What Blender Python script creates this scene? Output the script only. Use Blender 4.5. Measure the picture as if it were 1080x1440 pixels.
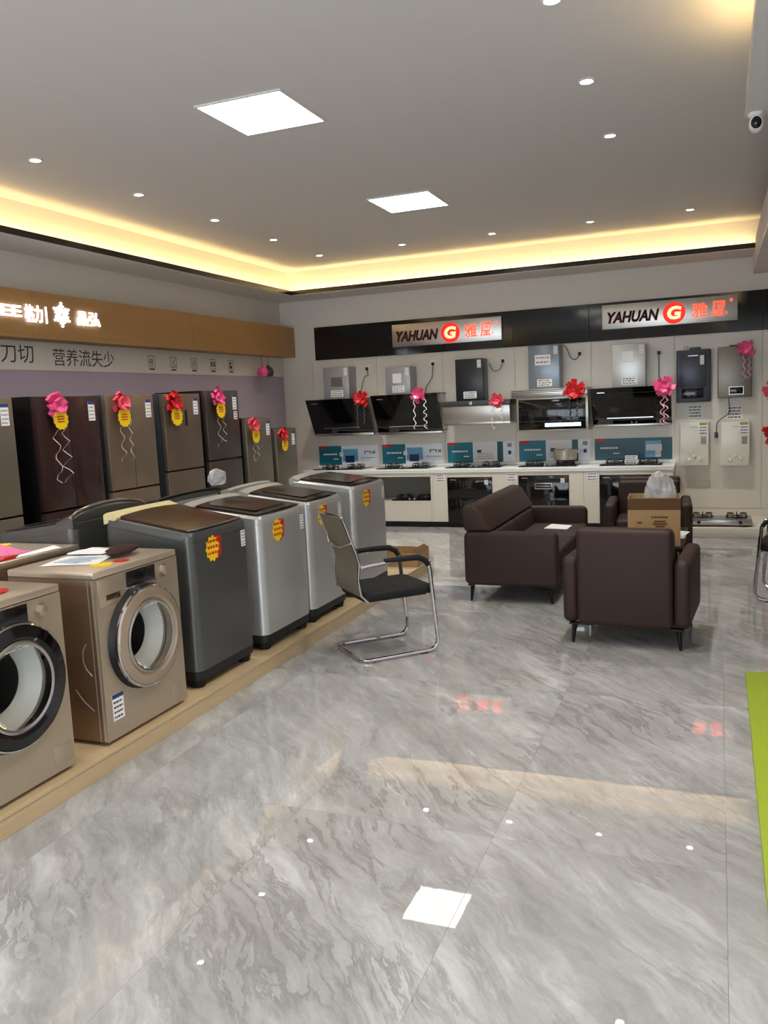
import bpy, bmesh, math, random
from mathutils import Matrix, Vector
random.seed(7)
PI = math.pi
for o in list(bpy.data.objects): bpy.data.objects.remove(o)
SC = bpy.context.scene
COL = SC.collection

# ------------------------------------------------------------------ camera
cam_d = bpy.data.cameras.new('camera'); cam = bpy.data.objects.new('camera', cam_d); COL.objects.link(cam)
cam_d.sensor_fit = 'VERTICAL'; cam_d.sensor_height = 36; cam_d.lens = 36 * 1176.7 / 1440
cam_d.clip_start = .05; cam_d.clip_end = 200
R_ = ((0.92888, 0.36750, -0.04599), (-0.00476, 0.13600, 0.99070), (-0.37034, 0.92002, -0.12808))
cam.matrix_world = Matrix(((R_[0][0], R_[1][0], -R_[2][0], 0), (R_[0][1], R_[1][1], -R_[2][1], 0),
                           (R_[0][2], R_[1][2], -R_[2][2], 1.68), (0, 0, 0, 1)))
SC.camera = cam
# ------------------------------------------------------------------ world, exposure
wd = bpy.data.worlds.new('world'); SC.world = wd; wd.use_nodes = True
bgn = wd.node_tree.nodes['Background']; bgn.inputs[0].default_value = (.78, .89, 1, 1); bgn.inputs[1].default_value = 5.0
SC.view_settings.view_transform = 'Standard'; SC.view_settings.look = 'None'
SC.view_settings.exposure = 0.12; SC.view_settings.gamma = 1; SC.view_settings.use_curve_mapping = False
PANEL_L = 7.5; SPOT_W = 92.0; COVE_L = 20.0

# ------------------------------------------------------------------ room measures
XL, YB, XR, YF = -5.96, 11.09, 2.2, -2.6       # walls
ZC = 3.54                                       # ceiling
LX, LY = -5.43, 10.46                           # lip of the lowered border
YC = 10.59                                      # front of the kitchen units

# ------------------------------------------------------------------ helpers
def lin(c):
    c = c / 255.
    return c / 12.92 if c <= .04045 else ((c + .055) / 1.055) ** 2.4
def rgb(r, g, b): return (lin(r), lin(g), lin(b), 1)
MATS = {}
def mat(name, col, rough=.5, metal=0, var=.06, scale=14, bump=0, bscale=60, spec=.5, coat=0, stretch=None, emit=None, es=0, trans=0, alpha=1, ior=1.45):
    if name in MATS: return MATS[name]
    m = bpy.data.materials.new(name); m.use_nodes = True; MATS[name] = m
    nt = m.node_tree; N = nt.nodes; L = nt.links; b = N['Principled BSDF']
    c = rgb(*col)
    tc = N.new('ShaderNodeTexCoord'); mp = N.new('ShaderNodeMapping')
    if stretch: mp.inputs['Scale'].default_value = stretch
    L.new(tc.outputs['Object'], mp.inputs['Vector'])
    nz = N.new('ShaderNodeTexNoise'); nz.inputs['Scale'].default_value = scale; nz.inputs['Detail'].default_value = 4
    L.new(mp.outputs[0], nz.inputs['Vector'])
    mx = N.new('ShaderNodeMix'); mx.data_type = 'RGBA'
    mx.inputs[6].default_value = tuple(max(0, v * (1 - var)) for v in c[:3]) + (1,)
    mx.inputs[7].default_value = tuple(min(1, v * (1 + var)) for v in c[:3]) + (1,)
    L.new(nz.outputs['Fac'], mx.inputs[0]); L.new(mx.outputs[2], b.inputs['Base Color'])
    b.inputs['Roughness'].default_value = rough; b.inputs['Metallic'].default_value = metal
    b.inputs['Specular IOR Level'].default_value = spec; b.inputs['Coat Weight'].default_value = coat
    b.inputs['Coat Roughness'].default_value = .05; b.inputs['IOR'].default_value = ior
    b.inputs['Transmission Weight'].default_value = trans; b.inputs['Alpha'].default_value = alpha
    if bump:
        n2 = N.new('ShaderNodeTexNoise'); n2.inputs['Scale'].default_value = bscale; L.new(mp.outputs[0], n2.inputs['Vector'])
        bp = N.new('ShaderNodeBump'); bp.inputs['Strength'].default_value = bump; bp.inputs['Distance'].default_value = .01
        L.new(n2.outputs['Fac'], bp.inputs['Height']); L.new(bp.outputs[0], b.inputs['Normal'])
    if emit:
        b.inputs['Emission Color'].default_value = rgb(*emit); b.inputs['Emission Strength'].default_value = es
    return m

class MB:
    """collects shapes; build() links them as one mesh object"""
    def __init__(s): s.v = []; s.f = []
    def add(s, vs, fs):
        o = len(s.v); s.v += [tuple(v) for v in vs]; s.f += [tuple(i + o for i in f) for f in fs]; return s
    def box(s, x0, x1, y0, y1, z0, z1):
        return s.add([(x0,y0,z0),(x1,y0,z0),(x1,y1,z0),(x0,y1,z0),(x0,y0,z1),(x1,y0,z1),(x1,y1,z1),(x0,y1,z1)],
                     [(3,2,1,0),(4,5,6,7),(0,1,5,4),(1,2,6,5),(2,3,7,6),(3,0,4,7)])
    def hexa(s, p):       # 8 points, bottom ring then top ring, counter-clockwise seen from above
        return s.add(p, [(3,2,1,0),(4,5,6,7),(0,1,5,4),(1,2,6,5),(2,3,7,6),(3,0,4,7)])
    def prism(s, poly, a0, a1, ax='z'):
        n = len(poly)
        def P(u, w, t): return (u, w, t) if ax == 'z' else ((t, u, w) if ax == 'x' else (u, t, w))
        vs = [P(u, w, a0) for u, w in poly] + [P(u, w, a1) for u, w in poly]
        fs = [tuple(range(n - 1, -1, -1)), tuple(range(n, 2 * n))] + [(i, (i + 1) % n, n + (i + 1) % n, n + i) for i in range(n)]
        if ax == 'y': fs = [tuple(reversed(f)) for f in fs]
        return s.add(vs, fs)
    def cyl(s, p0, p1, r0, r1=None, n=16):
        r1 = r0 if r1 is None else r1
        p0, p1 = Vector(p0), Vector(p1); d = (p1 - p0).normalized()
        a = d.orthogonal().normalized(); b = d.cross(a)
        vs = [p0 + r0 * (math.cos(2*PI*i/n) * a + math.sin(2*PI*i/n) * b) for i in range(n)] + \
             [p1 + r1 * (math.cos(2*PI*i/n) * a + math.sin(2*PI*i/n) * b) for i in range(n)]
        return s.add(vs, [tuple(range(n-1,-1,-1)), tuple(range(n,2*n))] + [(i,(i+1)%n,n+(i+1)%n,n+i) for i in range(n)])
    def tube(s, path, r, n=8, closed=False):
        P = [Vector(q) for q in path]; m = len(P); vs = []; up = None
        for i in range(m):
            if closed: d = (P[(i+1) % m] - P[i-1])
            else: d = P[min(i+1, m-1)] - P[max(i-1, 0)]
            d.normalize()
            if up is None: a = d.orthogonal().normalized()
            else: a = (up - d * up.dot(d)).normalized()
            up = a; b = d.cross(a); rr = r[i] if isinstance(r, (list, tuple)) else r
            vs += [P[i] + rr * (math.cos(2*PI*k/n) * a + math.sin(2*PI*k/n) * b) for k in range(n)]
        fs = []
        for i in range(m if closed else m - 1):
            j = (i + 1) % m
            fs += [(i*n+k, i*n+(k+1)%n, j*n+(k+1)%n, j*n+k) for k in range(n)]
        if not closed: fs += [tuple(range(n-1,-1,-1)), tuple((m-1)*n+k for k in range(n))]
        return s.add(vs, fs)
    def lathe(s, prof, c=(0,0,0), ax='z', n=40, closed=False):
        vs = []; m = len(prof)
        for r, t in prof:
            for k in range(n):
                a = 2*PI*k/n; u, w = r*math.cos(a), r*math.sin(a)
                q = (u, w, t) if ax == 'z' else ((u, t, w) if ax == 'y' else (t, u, w))
                vs.append((c[0]+q[0], c[1]+q[1], c[2]+q[2]))
        fs = []
        for i in range(m if closed else m - 1):
            j = (i+1) % m
            for k in range(n):
                f = (i*n+k, i*n+(k+1)%n, j*n+(k+1)%n, j*n+k); fs.append(f if ax != 'y' else tuple(reversed(f)))
        return s.add(vs, fs)
    def strip(s, pts, w, d):    # flat ribbon along pts, widened along vector d
        d = Vector(d).normalized() * w / 2; vs = []
        for q in pts: vs += [Vector(q) - d, Vector(q) + d]
        return s.add(vs, [(2*i, 2*i+1, 2*i+3, 2*i+2) for i in range(len(pts)-1)])
    def mesh(s, bevel=0, seg=2, smooth=35, fix=True):
        me = bpy.data.meshes.new('m'); me.from_pydata(s.v, [], s.f)
        bm = bmesh.new(); bm.from_mesh(me)
        if fix: bmesh.ops.recalc_face_normals(bm, faces=bm.faces)
        if bevel:
            es = [e for e in bm.edges if len(e.link_faces) == 2 and e.calc_face_angle(0) > .5]
            bmesh.ops.bevel(bm, geom=es, offset=bevel, segments=seg, profile=.5, affect='EDGES', clamp_overlap=True)
        bm.to_mesh(me); bm.free()
        if smooth:
            me.polygons.foreach_set('use_smooth', [True] * len(me.polygons)); me.set_sharp_from_angle(angle=math.radians(smooth))
        return me
    def build(s, name, m, parent=None, bevel=0, seg=2, smooth=35, loc=None, rot=None):
        me = s.mesh(bevel, seg, smooth); me.name = name; me.materials.append(m)
        return link(name, me, parent, loc, rot)
def link(name, me, parent=None, loc=None, rot=None):
    o = bpy.data.objects.new(name, me); COL.objects.link(o)
    if parent: o.parent = parent
    if loc: o.location = loc
    if rot: o.rotation_euler = rot
    return o
def box(name, m, parent, x0, x1, y0, y1, z0, z1, bevel=.003, seg=2): return MB().box(x0,x1,y0,y1,z0,z1).build(name, m, parent, bevel, seg)
def tag(o, label, cat, group=None):
    o['label'] = label; o['category'] = cat
    if group: o['group'] = group
    return o
def thing(name, label, cat, loc=(0,0,0), rz=0, group=None):
    o = bpy.data.objects.new(name, None); COL.objects.link(o); o.location = loc; o.rotation_euler = (0,0,rz); o.empty_display_size = .1
    return tag(o, label, cat, group)
def struct(o): o['kind'] = 'structure'; return o
def copy_tree(o, parent=None):
    c = o.copy(); COL.objects.link(c); c.parent = parent
    for ch in list(o.children): copy_tree(ch, c)
    return c
def rrect(x0, x1, y0, y1, r, n=5):
    P = []
    for cx, cy, a0 in ((x1-r,y1-r,0),(x0+r,y1-r,PI/2),(x0+r,y0+r,PI),(x1-r,y0+r,1.5*PI)):
        for k in range(n+1):
            a = a0 + k/n*PI/2; P.append((cx+r*math.cos(a), cy+r*math.sin(a)))
    return P
def text(name, s, m, parent, x0, x1, z0, z1, y, ext=.004, shear=0, bold=0, rx=True):
    """lettering standing in the local XZ plane, facing -Y, fitted into the box"""
    cu = bpy.data.curves.new('t', 'FONT'); cu.body = s; cu.shear = shear; cu.offset = bold; cu.resolution_u = 3
    t = bpy.data.objects.new('t', cu); COL.objects.link(t)
    dg = bpy.context.evaluated_depsgraph_get(); dg.update()
    me = bpy.data.meshes.new_from_object(t.evaluated_get(dg)); bpy.data.objects.remove(t); bpy.data.curves.remove(cu)
    vs = [v.co.copy() for v in me.vertices]
    a, b = min(v.x for v in vs), max(v.x for v in vs); c, d = min(v.y for v in vs), max(v.y for v in vs)
    fx, fz = (x1-x0)/(b-a), (z1-z0)/(d-c)
    bm = bmesh.new(); bm.from_mesh(me)
    for v in bm.verts: v.co = Vector((x0+(v.co.x-a)*fx, y, z0+(v.co.y-c)*fz))
    if ext:
        r = bmesh.ops.extrude_face_region(bm, geom=bm.faces[:])
        for g in r['geom']:
            if isinstance(g, bmesh.types.BMVert): g.co.y -= ext
    bmesh.ops.recalc_face_normals(bm, faces=bm.faces)
    me.clear_geometry(); bm.to_mesh(me); bm.free(); me.materials.clear(); me.materials.append(m)
    return link(name, me, parent)
def card(parent, x0, x1, z0, z1, y, name='price_card', paper='paper', ink='ink', rows=3, head=None, seed=1):
    """small printed card facing -Y: the sheet and its unreadable rows of print"""
    c = MB().box(x0, x1, y-.002, y, z0, z1).build(name, MATS[paper], parent, smooth=0)
    rd = random.Random(seed); p = MB(); w, h = x1-x0, z1-z0
    for k in range(rows):
        zz = z1 - h*(k+.65)/(rows+.3); xx = x0 + w*.08
        while xx < x1 - w*.16:
            l = w*rd.uniform(.06, .22); e = min(xx+l, x1-w*.08)
            p.box(xx, e, y-.003, y-.002, zz-h*.18/rows, zz+h*.18/rows); xx = e + w*.05
    p.build('print', MATS[ink], c, smooth=0)['kind'] = 'stuff'
    if head: MB().box(x0, x1, y-.0032, y-.002, z1-h*.16, z1).build('heading', MATS[head], c, smooth=0)
    return c

# ------------------------------------------------------------------ materials
mat('paint', (220,214,204), .75, var=.02, bump=.03, bscale=200)
mat('ceil', (216,213,209), .85, var=.015)
mat('panelwhite', (222,215,202), .32, var=.02)
mat('mauve', (176,161,174), .55, var=.03, scale=2)
mat('gap', (176,172,166), .8)
mat('wood_or', (172,131,80), .5, var=.12, scale=6, stretch=(1,.35,6))
mat('oak', (190,167,130), .42, var=.16, scale=7, stretch=(6,.4,6), bump=.02)
mat('blackgloss', (10,9,9), .07, var=.1, spec=.6)
mat('blacktrim', (38,28,22), .18, var=.1, spec=.7)
mat('black', (14,13,13), .45)
mat('rubber', (20,20,21), .7); mat('niche_tile', (134,134,130), .5)
mat('steel', (188,186,180), .28, 1, var=.06, scale=8, stretch=(1,1,14))
mat('brushed', (200,196,188), .36, 1, var=.08, scale=10, stretch=(.6,1,20))
mat('chrome', (215,215,216), .08, 1, var=.01)
mat('silver', (192,192,188), .33, .55, var=.03)
mat('silver_dark', (98,99,96), .32, .6, var=.04)
mat('graph', (70,71,74), .4, .4)
mat('champ', (178,160,138), .30, .6, var=.03)
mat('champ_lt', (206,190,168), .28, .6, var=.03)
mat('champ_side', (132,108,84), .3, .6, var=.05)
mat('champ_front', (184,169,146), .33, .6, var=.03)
mat('lidglass', (48,42,36), .12, .2, var=.1, spec=.7)
mat('lidwin', (74,66,56), .14, .3, var=.15, spec=.7); mat('lidbrown', (70,48,30), .16, .3, var=.1, spec=.7)
mat('basegrey', (30,30,32), .5); mat('yellowed', (214,200,150), .4, var=.15, scale=18)
mat('drum', (120,118,112), .4, .4); mat('rubber_lt', (222,219,210), .45)
mat('display', (20,18,18), .12, spec=.6)
mat('glass', (235,240,240), .02, trans=1, var=0, ior=1.08)
mat('fr_champ', (142,126,110), .28, .65, var=.05, scale=9, stretch=(12,1,.5))
mat('fr_maroon', (66,46,44), .16, .35, var=.06)
mat('fr_bronze', (128,112,98), .3, .65, var=.05, stretch=(12,1,.5))
mat('fr_steel', (98,90,84), .3, .7, var=.06, stretch=(12,1,.5))
mat('fr_grey', (130,122,108), .34, .6, var=.05, stretch=(12,1,.5))
mat('fr_side', (60,66,70), .42, .3)
mat('fr_side_dk', (16,14,14), .35, .2)
mat('leather', (54,37,32), .55, spec=.3, var=.10, scale=5, bump=.12, bscale=260)
mat('leglow', (26,20,18), .4, .6)
mat('mesh_taupe', (112,102,86), .75, var=.12, scale=180)
mat('seatblack', (13,13,14), .8, bump=.2, bscale=300)
mat('card', (172,140,96), .75, var=.06, scale=5)
mat('card_dk', (96,66,38), .8, var=.06)
mat('paper', (236,234,232), .6, var=.02)
mat('bluepaper', (206,222,240), .55, var=.03, scale=40)
mat('ink', (60,58,60), .6)
mat('ink_lt', (150,150,156), .6)
mat('inkblue', (40,60,120), .6)
mat('red', (196,30,24), .4); mat('redbow', (206,28,34), .35, coat=.4)
mat('pinkbow', (240,84,140), .35, coat=.4); mat('rosebow', (236,80,96), .35, coat=.4)
mat('pinkpale', (240,176,190), .4, coat=.3); mat('yellow', (246,206,24), .45); mat('ribbon', (238,206,196), .35)
mat('green', (146,168,34), .45, var=.05)
mat('lilac', (226,220,236), .4)
mat('white_enamel', (224,221,206), .25, var=.015)
mat('hwhite', (224,223,218), .3)
mat('worktop', (236,236,232), .18, var=.02)
mat('cabwhite', (220,213,200), .28, var=.02)
mat('grey_chim', (160,160,160), .35, .35); mat('blue_chim', (130,140,148), .3, .4); mat('dark_chim', (50,50,52), .3, .4)
mat('heater_dk', (66,66,74), .34, .4); mat('heater_tp', (124,116,106), .34, .5)
mat('teal', (22,116,138), .35, var=.25, scale=3); mat('teal_dk', (24,84,96), .35, var=.2, scale=3); mat('paleblue', (236,242,253), .35, var=.1, scale=12)
mat('sky_print', (110,168,206), .35, var=.3, scale=14); mat('navy', (30,56,96), .35)
mat('castiron', (16,16,17), .5); mat('burner', (120,116,106), .35, .8); mat('alum', (206,198,184), .3, .7, var=.03); mat('potin', (228,206,160), .3, .4)
mat('socket', (232,230,224), .4); mat('cord', (26,26,26), .5)
mat('greenlabel', (126,176,40), .45)
mat('plastic', (238,238,240), .25, trans=.45, alpha=.6, var=.1, bump=.6, bscale=30)
mat('fabric_dk', (58,26,24), .9, var=.4, scale=60)
mat('pkgpink', (238,120,170), .35, var=.2, scale=20)
mat('lamp_white', (255,255,255), .5, emit=(255,254,250), es=PANEL_L)
mat('spot_white', (255,255,255), .5, emit=(255,252,246), es=14)
mat('led_warm', (255,230,170), .5, emit=(255,222,158), es=COVE_L)
mat('neon_white', (255,255,255), .5, emit=(232,234,255), es=2.6)
mat('neon_red', (255,60,30), .5, emit=(255,66,40), es=2.6)
mat('disc_red', (230,26,16), .4, emit=(255,30,18), es=1.0)
mat('g_pale', (250,226,180), .4, emit=(255,214,160), es=1.1)
mat('reflect_glow', (225,240,250), .4, emit=(205,228,240), es=.9)  # faint glow for the painted reflection on the fourth hood
mat('letter_dk', (38,18,18), .4); mat('letter_red', (200,40,30), .4)

def marble():
    m = bpy.data.materials.new('marble_tile'); m.use_nodes = True; MATS['marble'] = m
    nt = m.node_tree; N = nt.nodes; L = nt.links; b = N['Principled BSDF']
    g = N.new('ShaderNodeNewGeometry'); oi = N.new('ShaderNodeObjectInfo')
    mul = N.new('ShaderNodeMath'); mul.operation = 'MULTIPLY'; mul.inputs[1].default_value = 0.35; L.new(oi.outputs['Random'], mul.inputs[0])
    ad = N.new('ShaderNodeVectorMath'); ad.operation = 'ADD'; L.new(g.outputs['Position'], ad.inputs[0]); L.new(mul.outputs[0], ad.inputs[1])
    rot = N.new('ShaderNodeMapping'); rot.inputs['Rotation'].default_value = (0,0,math.radians(48)); L.new(ad.outputs[0], rot.inputs[0])
    def noise(sc, det, dist, scale3, rough=.6):
        mp = N.new('ShaderNodeMapping'); mp.inputs['Scale'].default_value = scale3; L.new(rot.outputs[0], mp.inputs[0])
        n = N.new('ShaderNodeTexNoise'); n.inputs['Scale'].default_value = sc; n.inputs['Detail'].default_value = det
        n.inputs['Distortion'].default_value = dist; n.inputs['Roughness'].default_value = rough; L.new(mp.outputs[0], n.inputs['Vector']); return n
    wn_ = N.new('ShaderNodeTexNoise'); wn_.inputs['Scale'].default_value = 1.7; wn_.inputs['Detail'].default_value = 5; L.new(rot.outputs[0], wn_.inputs['Vector'])
    wa = N.new('ShaderNodeVectorMath'); wa.operation = 'MULTIPLY_ADD'; wa.inputs[1].default_value = (.26,.26,.26); L.new(wn_.outputs['Color'], wa.inputs[0]); L.new(rot.outputs[0], wa.inputs[2])
    rot = wa
    big = noise(2.3, 14, .35, (.42,1.75,1), .70); fine = noise(8.5, 12, .5, (.5,1.8,1), .74); vein = noise(3.6, 8, .3, (.34,1.9,1), .64); mask = noise(1.3, 3, .2, (1,1,1), .5)
    r1 = N.new('ShaderNodeValToRGB'); L.new(big.outputs['Fac'], r1.inputs[0])
    e = r1.color_ramp.elements; e[0].position = .34; e[0].color = rgb(146,145,142); e[1].position = .68; e[1].color = rgb(190,190,188)
    q = e.new(.52); q.color = rgb(166,165,163)
    r2 = N.new('ShaderNodeValToRGB'); L.new(fine.outputs['Fac'], r2.inputs[0])
    e = r2.color_ramp.elements; e[0].position = .34; e[0].color = (.72,.715,.71,1); e[1].position = .66; e[1].color = (1.1,1.1,1.1,1)
    m1 = N.new('ShaderNodeMix'); m1.data_type = 'RGBA'; m1.blend_type = 'MULTIPLY'; m1.inputs[0].default_value = .62
    L.new(r1.outputs[0], m1.inputs[6]); L.new(r2.outputs[0], m1.inputs[7])
    r3 = N.new('ShaderNodeValToRGB'); L.new(vein.outputs['Fac'], r3.inputs[0])
    e = r3.color_ramp.elements; e[0].position = .43; e[0].color = (0,0,0,1); e[1].position = .512; e[1].color = (0,0,0,1); q = e.new(.5); q.color = (1,1,1,1)
    r4 = N.new('ShaderNodeValToRGB'); L.new(mask.outputs['Fac'], r4.inputs[0]); r4.color_ramp.elements[0].position = .42; r4.color_ramp.elements[1].position = .62
    sc = N.new('ShaderNodeMath'); sc.operation = 'MULTIPLY'; L.new(r3.outputs[0], sc.inputs[0]); L.new(r4.outputs[0], sc.inputs[1])
    sc2 = N.new('ShaderNodeMath'); sc2.operation = 'MULTIPLY'; sc2.inputs[1].default_value = .6; L.new(sc.outputs[0], sc2.inputs[0])
    m2 = N.new('ShaderNodeMix'); m2.data_type = 'RGBA'; L.new(sc2.outputs[0], m2.inputs[0]); L.new(m1.outputs[2], m2.inputs[6]); m2.inputs[7].default_value = rgb(112,109,106)
    L.new(m2.outputs[2], b.inputs['Base Color'])
    b.inputs['Roughness'].default_value = .015; b.inputs['Specular IOR Level'].default_value = .5
    wv = N.new('ShaderNodeTexNoise'); wv.inputs['Scale'].default_value = 9; wv.inputs['Detail'].default_value = 3; L.new(g.outputs['Position'], wv.inputs['Vector'])
    bp = N.new('ShaderNodeBump'); bp.inputs['Strength'].default_value = .022; bp.inputs['Distance'].default_value = .004; L.new(wv.outputs['Fac'], bp.inputs['Height']); L.new(bp.outputs[0], b.inputs['Normal'])
marble()
M = MATS

# ================================================================== the room
floor = struct(box('floor', M['gap'], None, XL-.1, XR+.1, YF-.1, YB+.1, -.2, -.012, 0))
TX = [.035 + .835*k for k in range(-7, 3)]; TX = [XL] + TX + [XR]
TY = [YF] + [YF + .55 + 1.67*k for k in range(0, 9)]; TY = [t for t in TY if t < YB-.1] + [YB]
tmesh = {}
for i in range(len(TX)-1):
    for j in range(len(TY)-1):
        w, h = round(TX[i+1]-TX[i]-.0008, 4), round(TY[j+1]-TY[j]-.0008, 4)
        if (w, h) not in tmesh:
            tmesh[(w, h)] = MB().box(-w/2, w/2, -h/2, h/2, -.0118, 0).mesh(smooth=0); tmesh[(w, h)].materials.append(M['marble'])
        link('tile', tmesh[(w, h)], floor, ((TX[i]+TX[i+1])/2, (TY[j]+TY[j+1])/2, 0))

struct(box('ceiling', M['ceil'], None, XL-.1, XR+.1, YF-.1, YB+.1, ZC, ZC+.12, 0))
wl = struct(box('wall_left', M['paint'], None, XL-.12, XL, YF-.1, YB+.1, 0, ZC, 0))
wb = struct(box('wall_back', M['paint'], None, XL, XR, YB, YB+.12, 0, ZC, 0))
struct(box('wall_right', M['paint'], None, XR, XR+.12, YF-.1, YB+.1, 0, ZC, 0))
# shop front behind the camera: wall with a wide glazed opening
wf = struct(MB().box(XL, -5.2, YF-.12, YF, 0, ZC).box(1.6, XR, YF-.12, YF, 0, ZC).box(-5.2, 1.6, YF-.12, YF, 2.75, ZC).build('wall_front', M['paint'], None, smooth=0))
wn = struct(MB().box(-5.2, 1.6, YF-.09, YF-.03, 0, .08).box(-5.2, 1.6, YF-.09, YF-.03, 2.67, 2.75).build('window_1', M['graph'], None, smooth=0))
for k in range(5):
    x = -5.2 + 6.8*k/4; box('mullion', M['graph'], wn, max(-5.2, x-.03), min(1.6, x+.03), YF-.085, YF-.035, .08, 2.67, 0)
# lowered border with the light trough: left and back
tl = struct(MB().box(XL, LX-.02, YF, YB, 3.20, 3.22).box(LX-.02, LX, YF, LY+.02, 3.20, 3.262).box(LX-.15, LX-.14, YF, LY+.15, 3.22, ZC).build('trim_1', M['paint'], None, smooth=0))
box('trim_strip', M['blacktrim'], tl, LX, LX+.006, YF, LY, 3.208, 3.264, 0)
MB().prism([(LX-.055,3.223),(LX-.03,3.223),(LX-.03,3.248)], YF+.1, LY+.03, 'y').build('light_strip', M['led_warm'], tl, smooth=0)
tb = struct(MB().box(LX-.02, .375, LY+.02, YB, 3.20, 3.22).box(LX, .375, LY, LY+.02, 3.20, 3.262).box(LX-.14, .375, LY+.14, LY+.15, 3.22, ZC).box(.375, XR, LY+.14, LY+.15, 3.325, ZC).build('trim_2', M['paint'], None, smooth=0))
box('trim_strip', M['blacktrim'], tb, LX, .375, LY-.006, LY, 3.208, 3.264, 0)
MB().prism([(LY+.055,3.223),(LY+.03,3.223),(LY+.03,3.248)], LX-.03, .36, 'x').build('light_strip', M['led_warm'], tb, smooth=0)
# right: deep bulkhead near the back wall, another over the display stand
tr = struct(MB().box(.375, XR, 6.0, YB, 3.0, 3.05).box(.375, .40, 6.0, YB, 3.05, 3.32).box(.40, XR, 6.0, 6.02, 3.05, 3.32).build('trim_3', M['ceil'], None, smooth=0))
box('trim_strip', M['panelwhite'], tr, .372, .375, 6.0, LY, 3.0, 3.02, 0)
tn = struct(MB().box(.13, XR, YF, 5.1, 3.10, 3.14).box(.13, .15, YF, 5.1, 3.14, 3.24).box(.15, XR, 5.08, 5.1, 3.14, 3.24).build('trim_4', M['ceil'], None, smooth=0))
box('trim_strip', M['panelwhite'], tn, .124, .13, YF, 5.1, 3.10, 3.13, 0)
box('light_strip', M['led_warm'], tn, .19, .22, YF+.1, 4.9, 3.141, 3.228, 0)

# back wall cladding: white panels one metre wide, gloss black band above
PX = [XL, -5.47, -4.47, -3.50, -2.50, -1.51, -.50, .49, 1.49, XR]
for i in range(len(PX)-1):
    box('panel', M['panelwhite'], wb, PX[i]+.002, PX[i+1]-.002, YB-.012, YB, .21 if PX[i] > -.6 else .0, 2.34, .0015, 1)
box('skirting', M['panelwhite'], wb, -.5, XR, YB-.02, YB, .1, .205, .001, 1)
BX = [-5.41, -3.46, -2.51, -1.53, .49, 1.5]
for i in range(5): box('band_panel', M['blackgloss'], wb, BX[i]+.002, BX[i+1]-.002, YB-.03, YB, 2.345, 2.81, .002, 1)
# left wall: mauve board below, white caption strip
box('panel', M['mauve'], wl, XL, XL+.012, 1.0, YB-.03, 0, 2.14, .001, 1)
cs = box('caption_strip', M['panelwhite'], wl, XL, XL+.014, 1.0, YB-.03, 2.142, 2.41, .001, 1)

def wall_text(name, s, m, parent, ya, yb, z0, z1, x, **k):
    o = text(name, s, m, parent, ya, yb, z0, z1, 0, **k)      # local x -> world Y, faces +X
    o.rotation_euler = (0,0,PI/2); o.location = (x, 0, 0); return o
xs = XL + .0145
wall_text('caption', '刀切', M['ink'], wl, 5.80, 6.19, 2.205, 2.37, xs, ext=.001)
wall_text('caption', '营养流失少', M['ink'], wl, 6.44, 7.32, 2.19, 2.36, xs, ext=.001)
def icon(yc, zc, kind):
    b = MB(); s = .062
    def bar(y0, y1, z0, z1): b.box(xs, xs+.001, yc+y0, yc+y1, zc+z0, zc+z1)
    bar(-s,s,s-.006,s); bar(-s,s,-s,-s+.006); bar(-s,-s+.006,-s,s); bar(s-.006,s,-s,s)
    bar(-.05,.05,-.095,-.078)
    if kind == 0: bar(-.035,.0,.02,.028); bar(-.035,.0,-.01,-.002); bar(-.035,-.028,-.04,.03); bar(.012,.02,-.04,.035); bar(.02,.04,.0,.008); bar(-.01,.0,-.04,.02)
    elif kind == 1:
        for t in range(7): d = -.036+.012*t; bar(d,d+.012,d,d+.01); bar(d,d+.012,-d-.01,-d)
        bar(-.03,.03,-.05,-.042)
    elif kind == 2:
        for t in range(4): bar(-.04+.01*t,.04,-.04+.022*t,-.034+.022*t)
        bar(-.03,-.024,-.04,.035); bar(.02,.026,-.02,.035)
    elif kind == 3: bar(-.045,-.02,-.03,.03); bar(.02,.045,-.03,.03); bar(-.02,.02,.02,.03); bar(-.02,.02,-.03,-.02); bar(-.008,.008,-.008,.008)
    else: bar(-.03,-.005,-.04,.04); bar(-.03,.02,-.045,-.02); bar(0,.03,-.03,-.01); bar(.0,.02,.02,.036)
    b.build('caption_icon', M['ink'], wl, smooth=0)
for k, y in enumerate((7.96, 8.37, 8.79, 9.21, 9.63)): icon(y, 2.275, k)

# wooden fascia box with the white lit lettering
fs = thing('sign_fascia', 'long light-brown wooden fascia box with white lit lettering above the refrigerators', 'sign', (XL, 6, 2.412))
for a, b in ((1.0, 3.5), (3.5, 6.0), (6.0, 8.5), (8.5, YB-.014)):
    box('board', M['wood_or'], fs, .001, .224, a-6+.001, b-6-.001, 0, .42, .002, 1)
def lit(name, s, ya, yb, z0, z1, **k):
    o = text(name, s, M['neon_white'], fs, ya, yb, z0, z1, 0, ext=.012, **k); o.rotation_euler = (0,0,PI/2); o.location = (.237, -6, -2.412); return o
lit('letter', 'GREE', 5.28, 5.86, 2.585, 2.685, bold=.02)
lit('letter', '格力', 5.90, 6.11, 2.55, 2.705, bold=.012)
box('letter', M['neon_white'], fs, .225, .237, .165, .175, .14, .29, 0)
fl = MB()
for k in range(6):
    a = k*PI/3 + PI/6; c, s_ = math.cos(a), math.sin(a)
    def pt(u, w): return (6.37-6 + u*c - w*s_, .235 + u*s_ + w*c)
    for (u0, u1, w0, w1) in ((.018,.115,-.009,.009), (.04,.055,-.035,.035), (.07,.083,-.03,.03)):
        fl.prism([pt(u0,w0), pt(u1,w0), pt(u1,w1), pt(u0,w1)], .225, .237, 'x')
fl.build('snowflake_mark', M['neon_white'], fs, smooth=0)
lit('letter', '晶弘', 6.56, 6.88, 2.565, 2.70, bold=.012)

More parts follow.
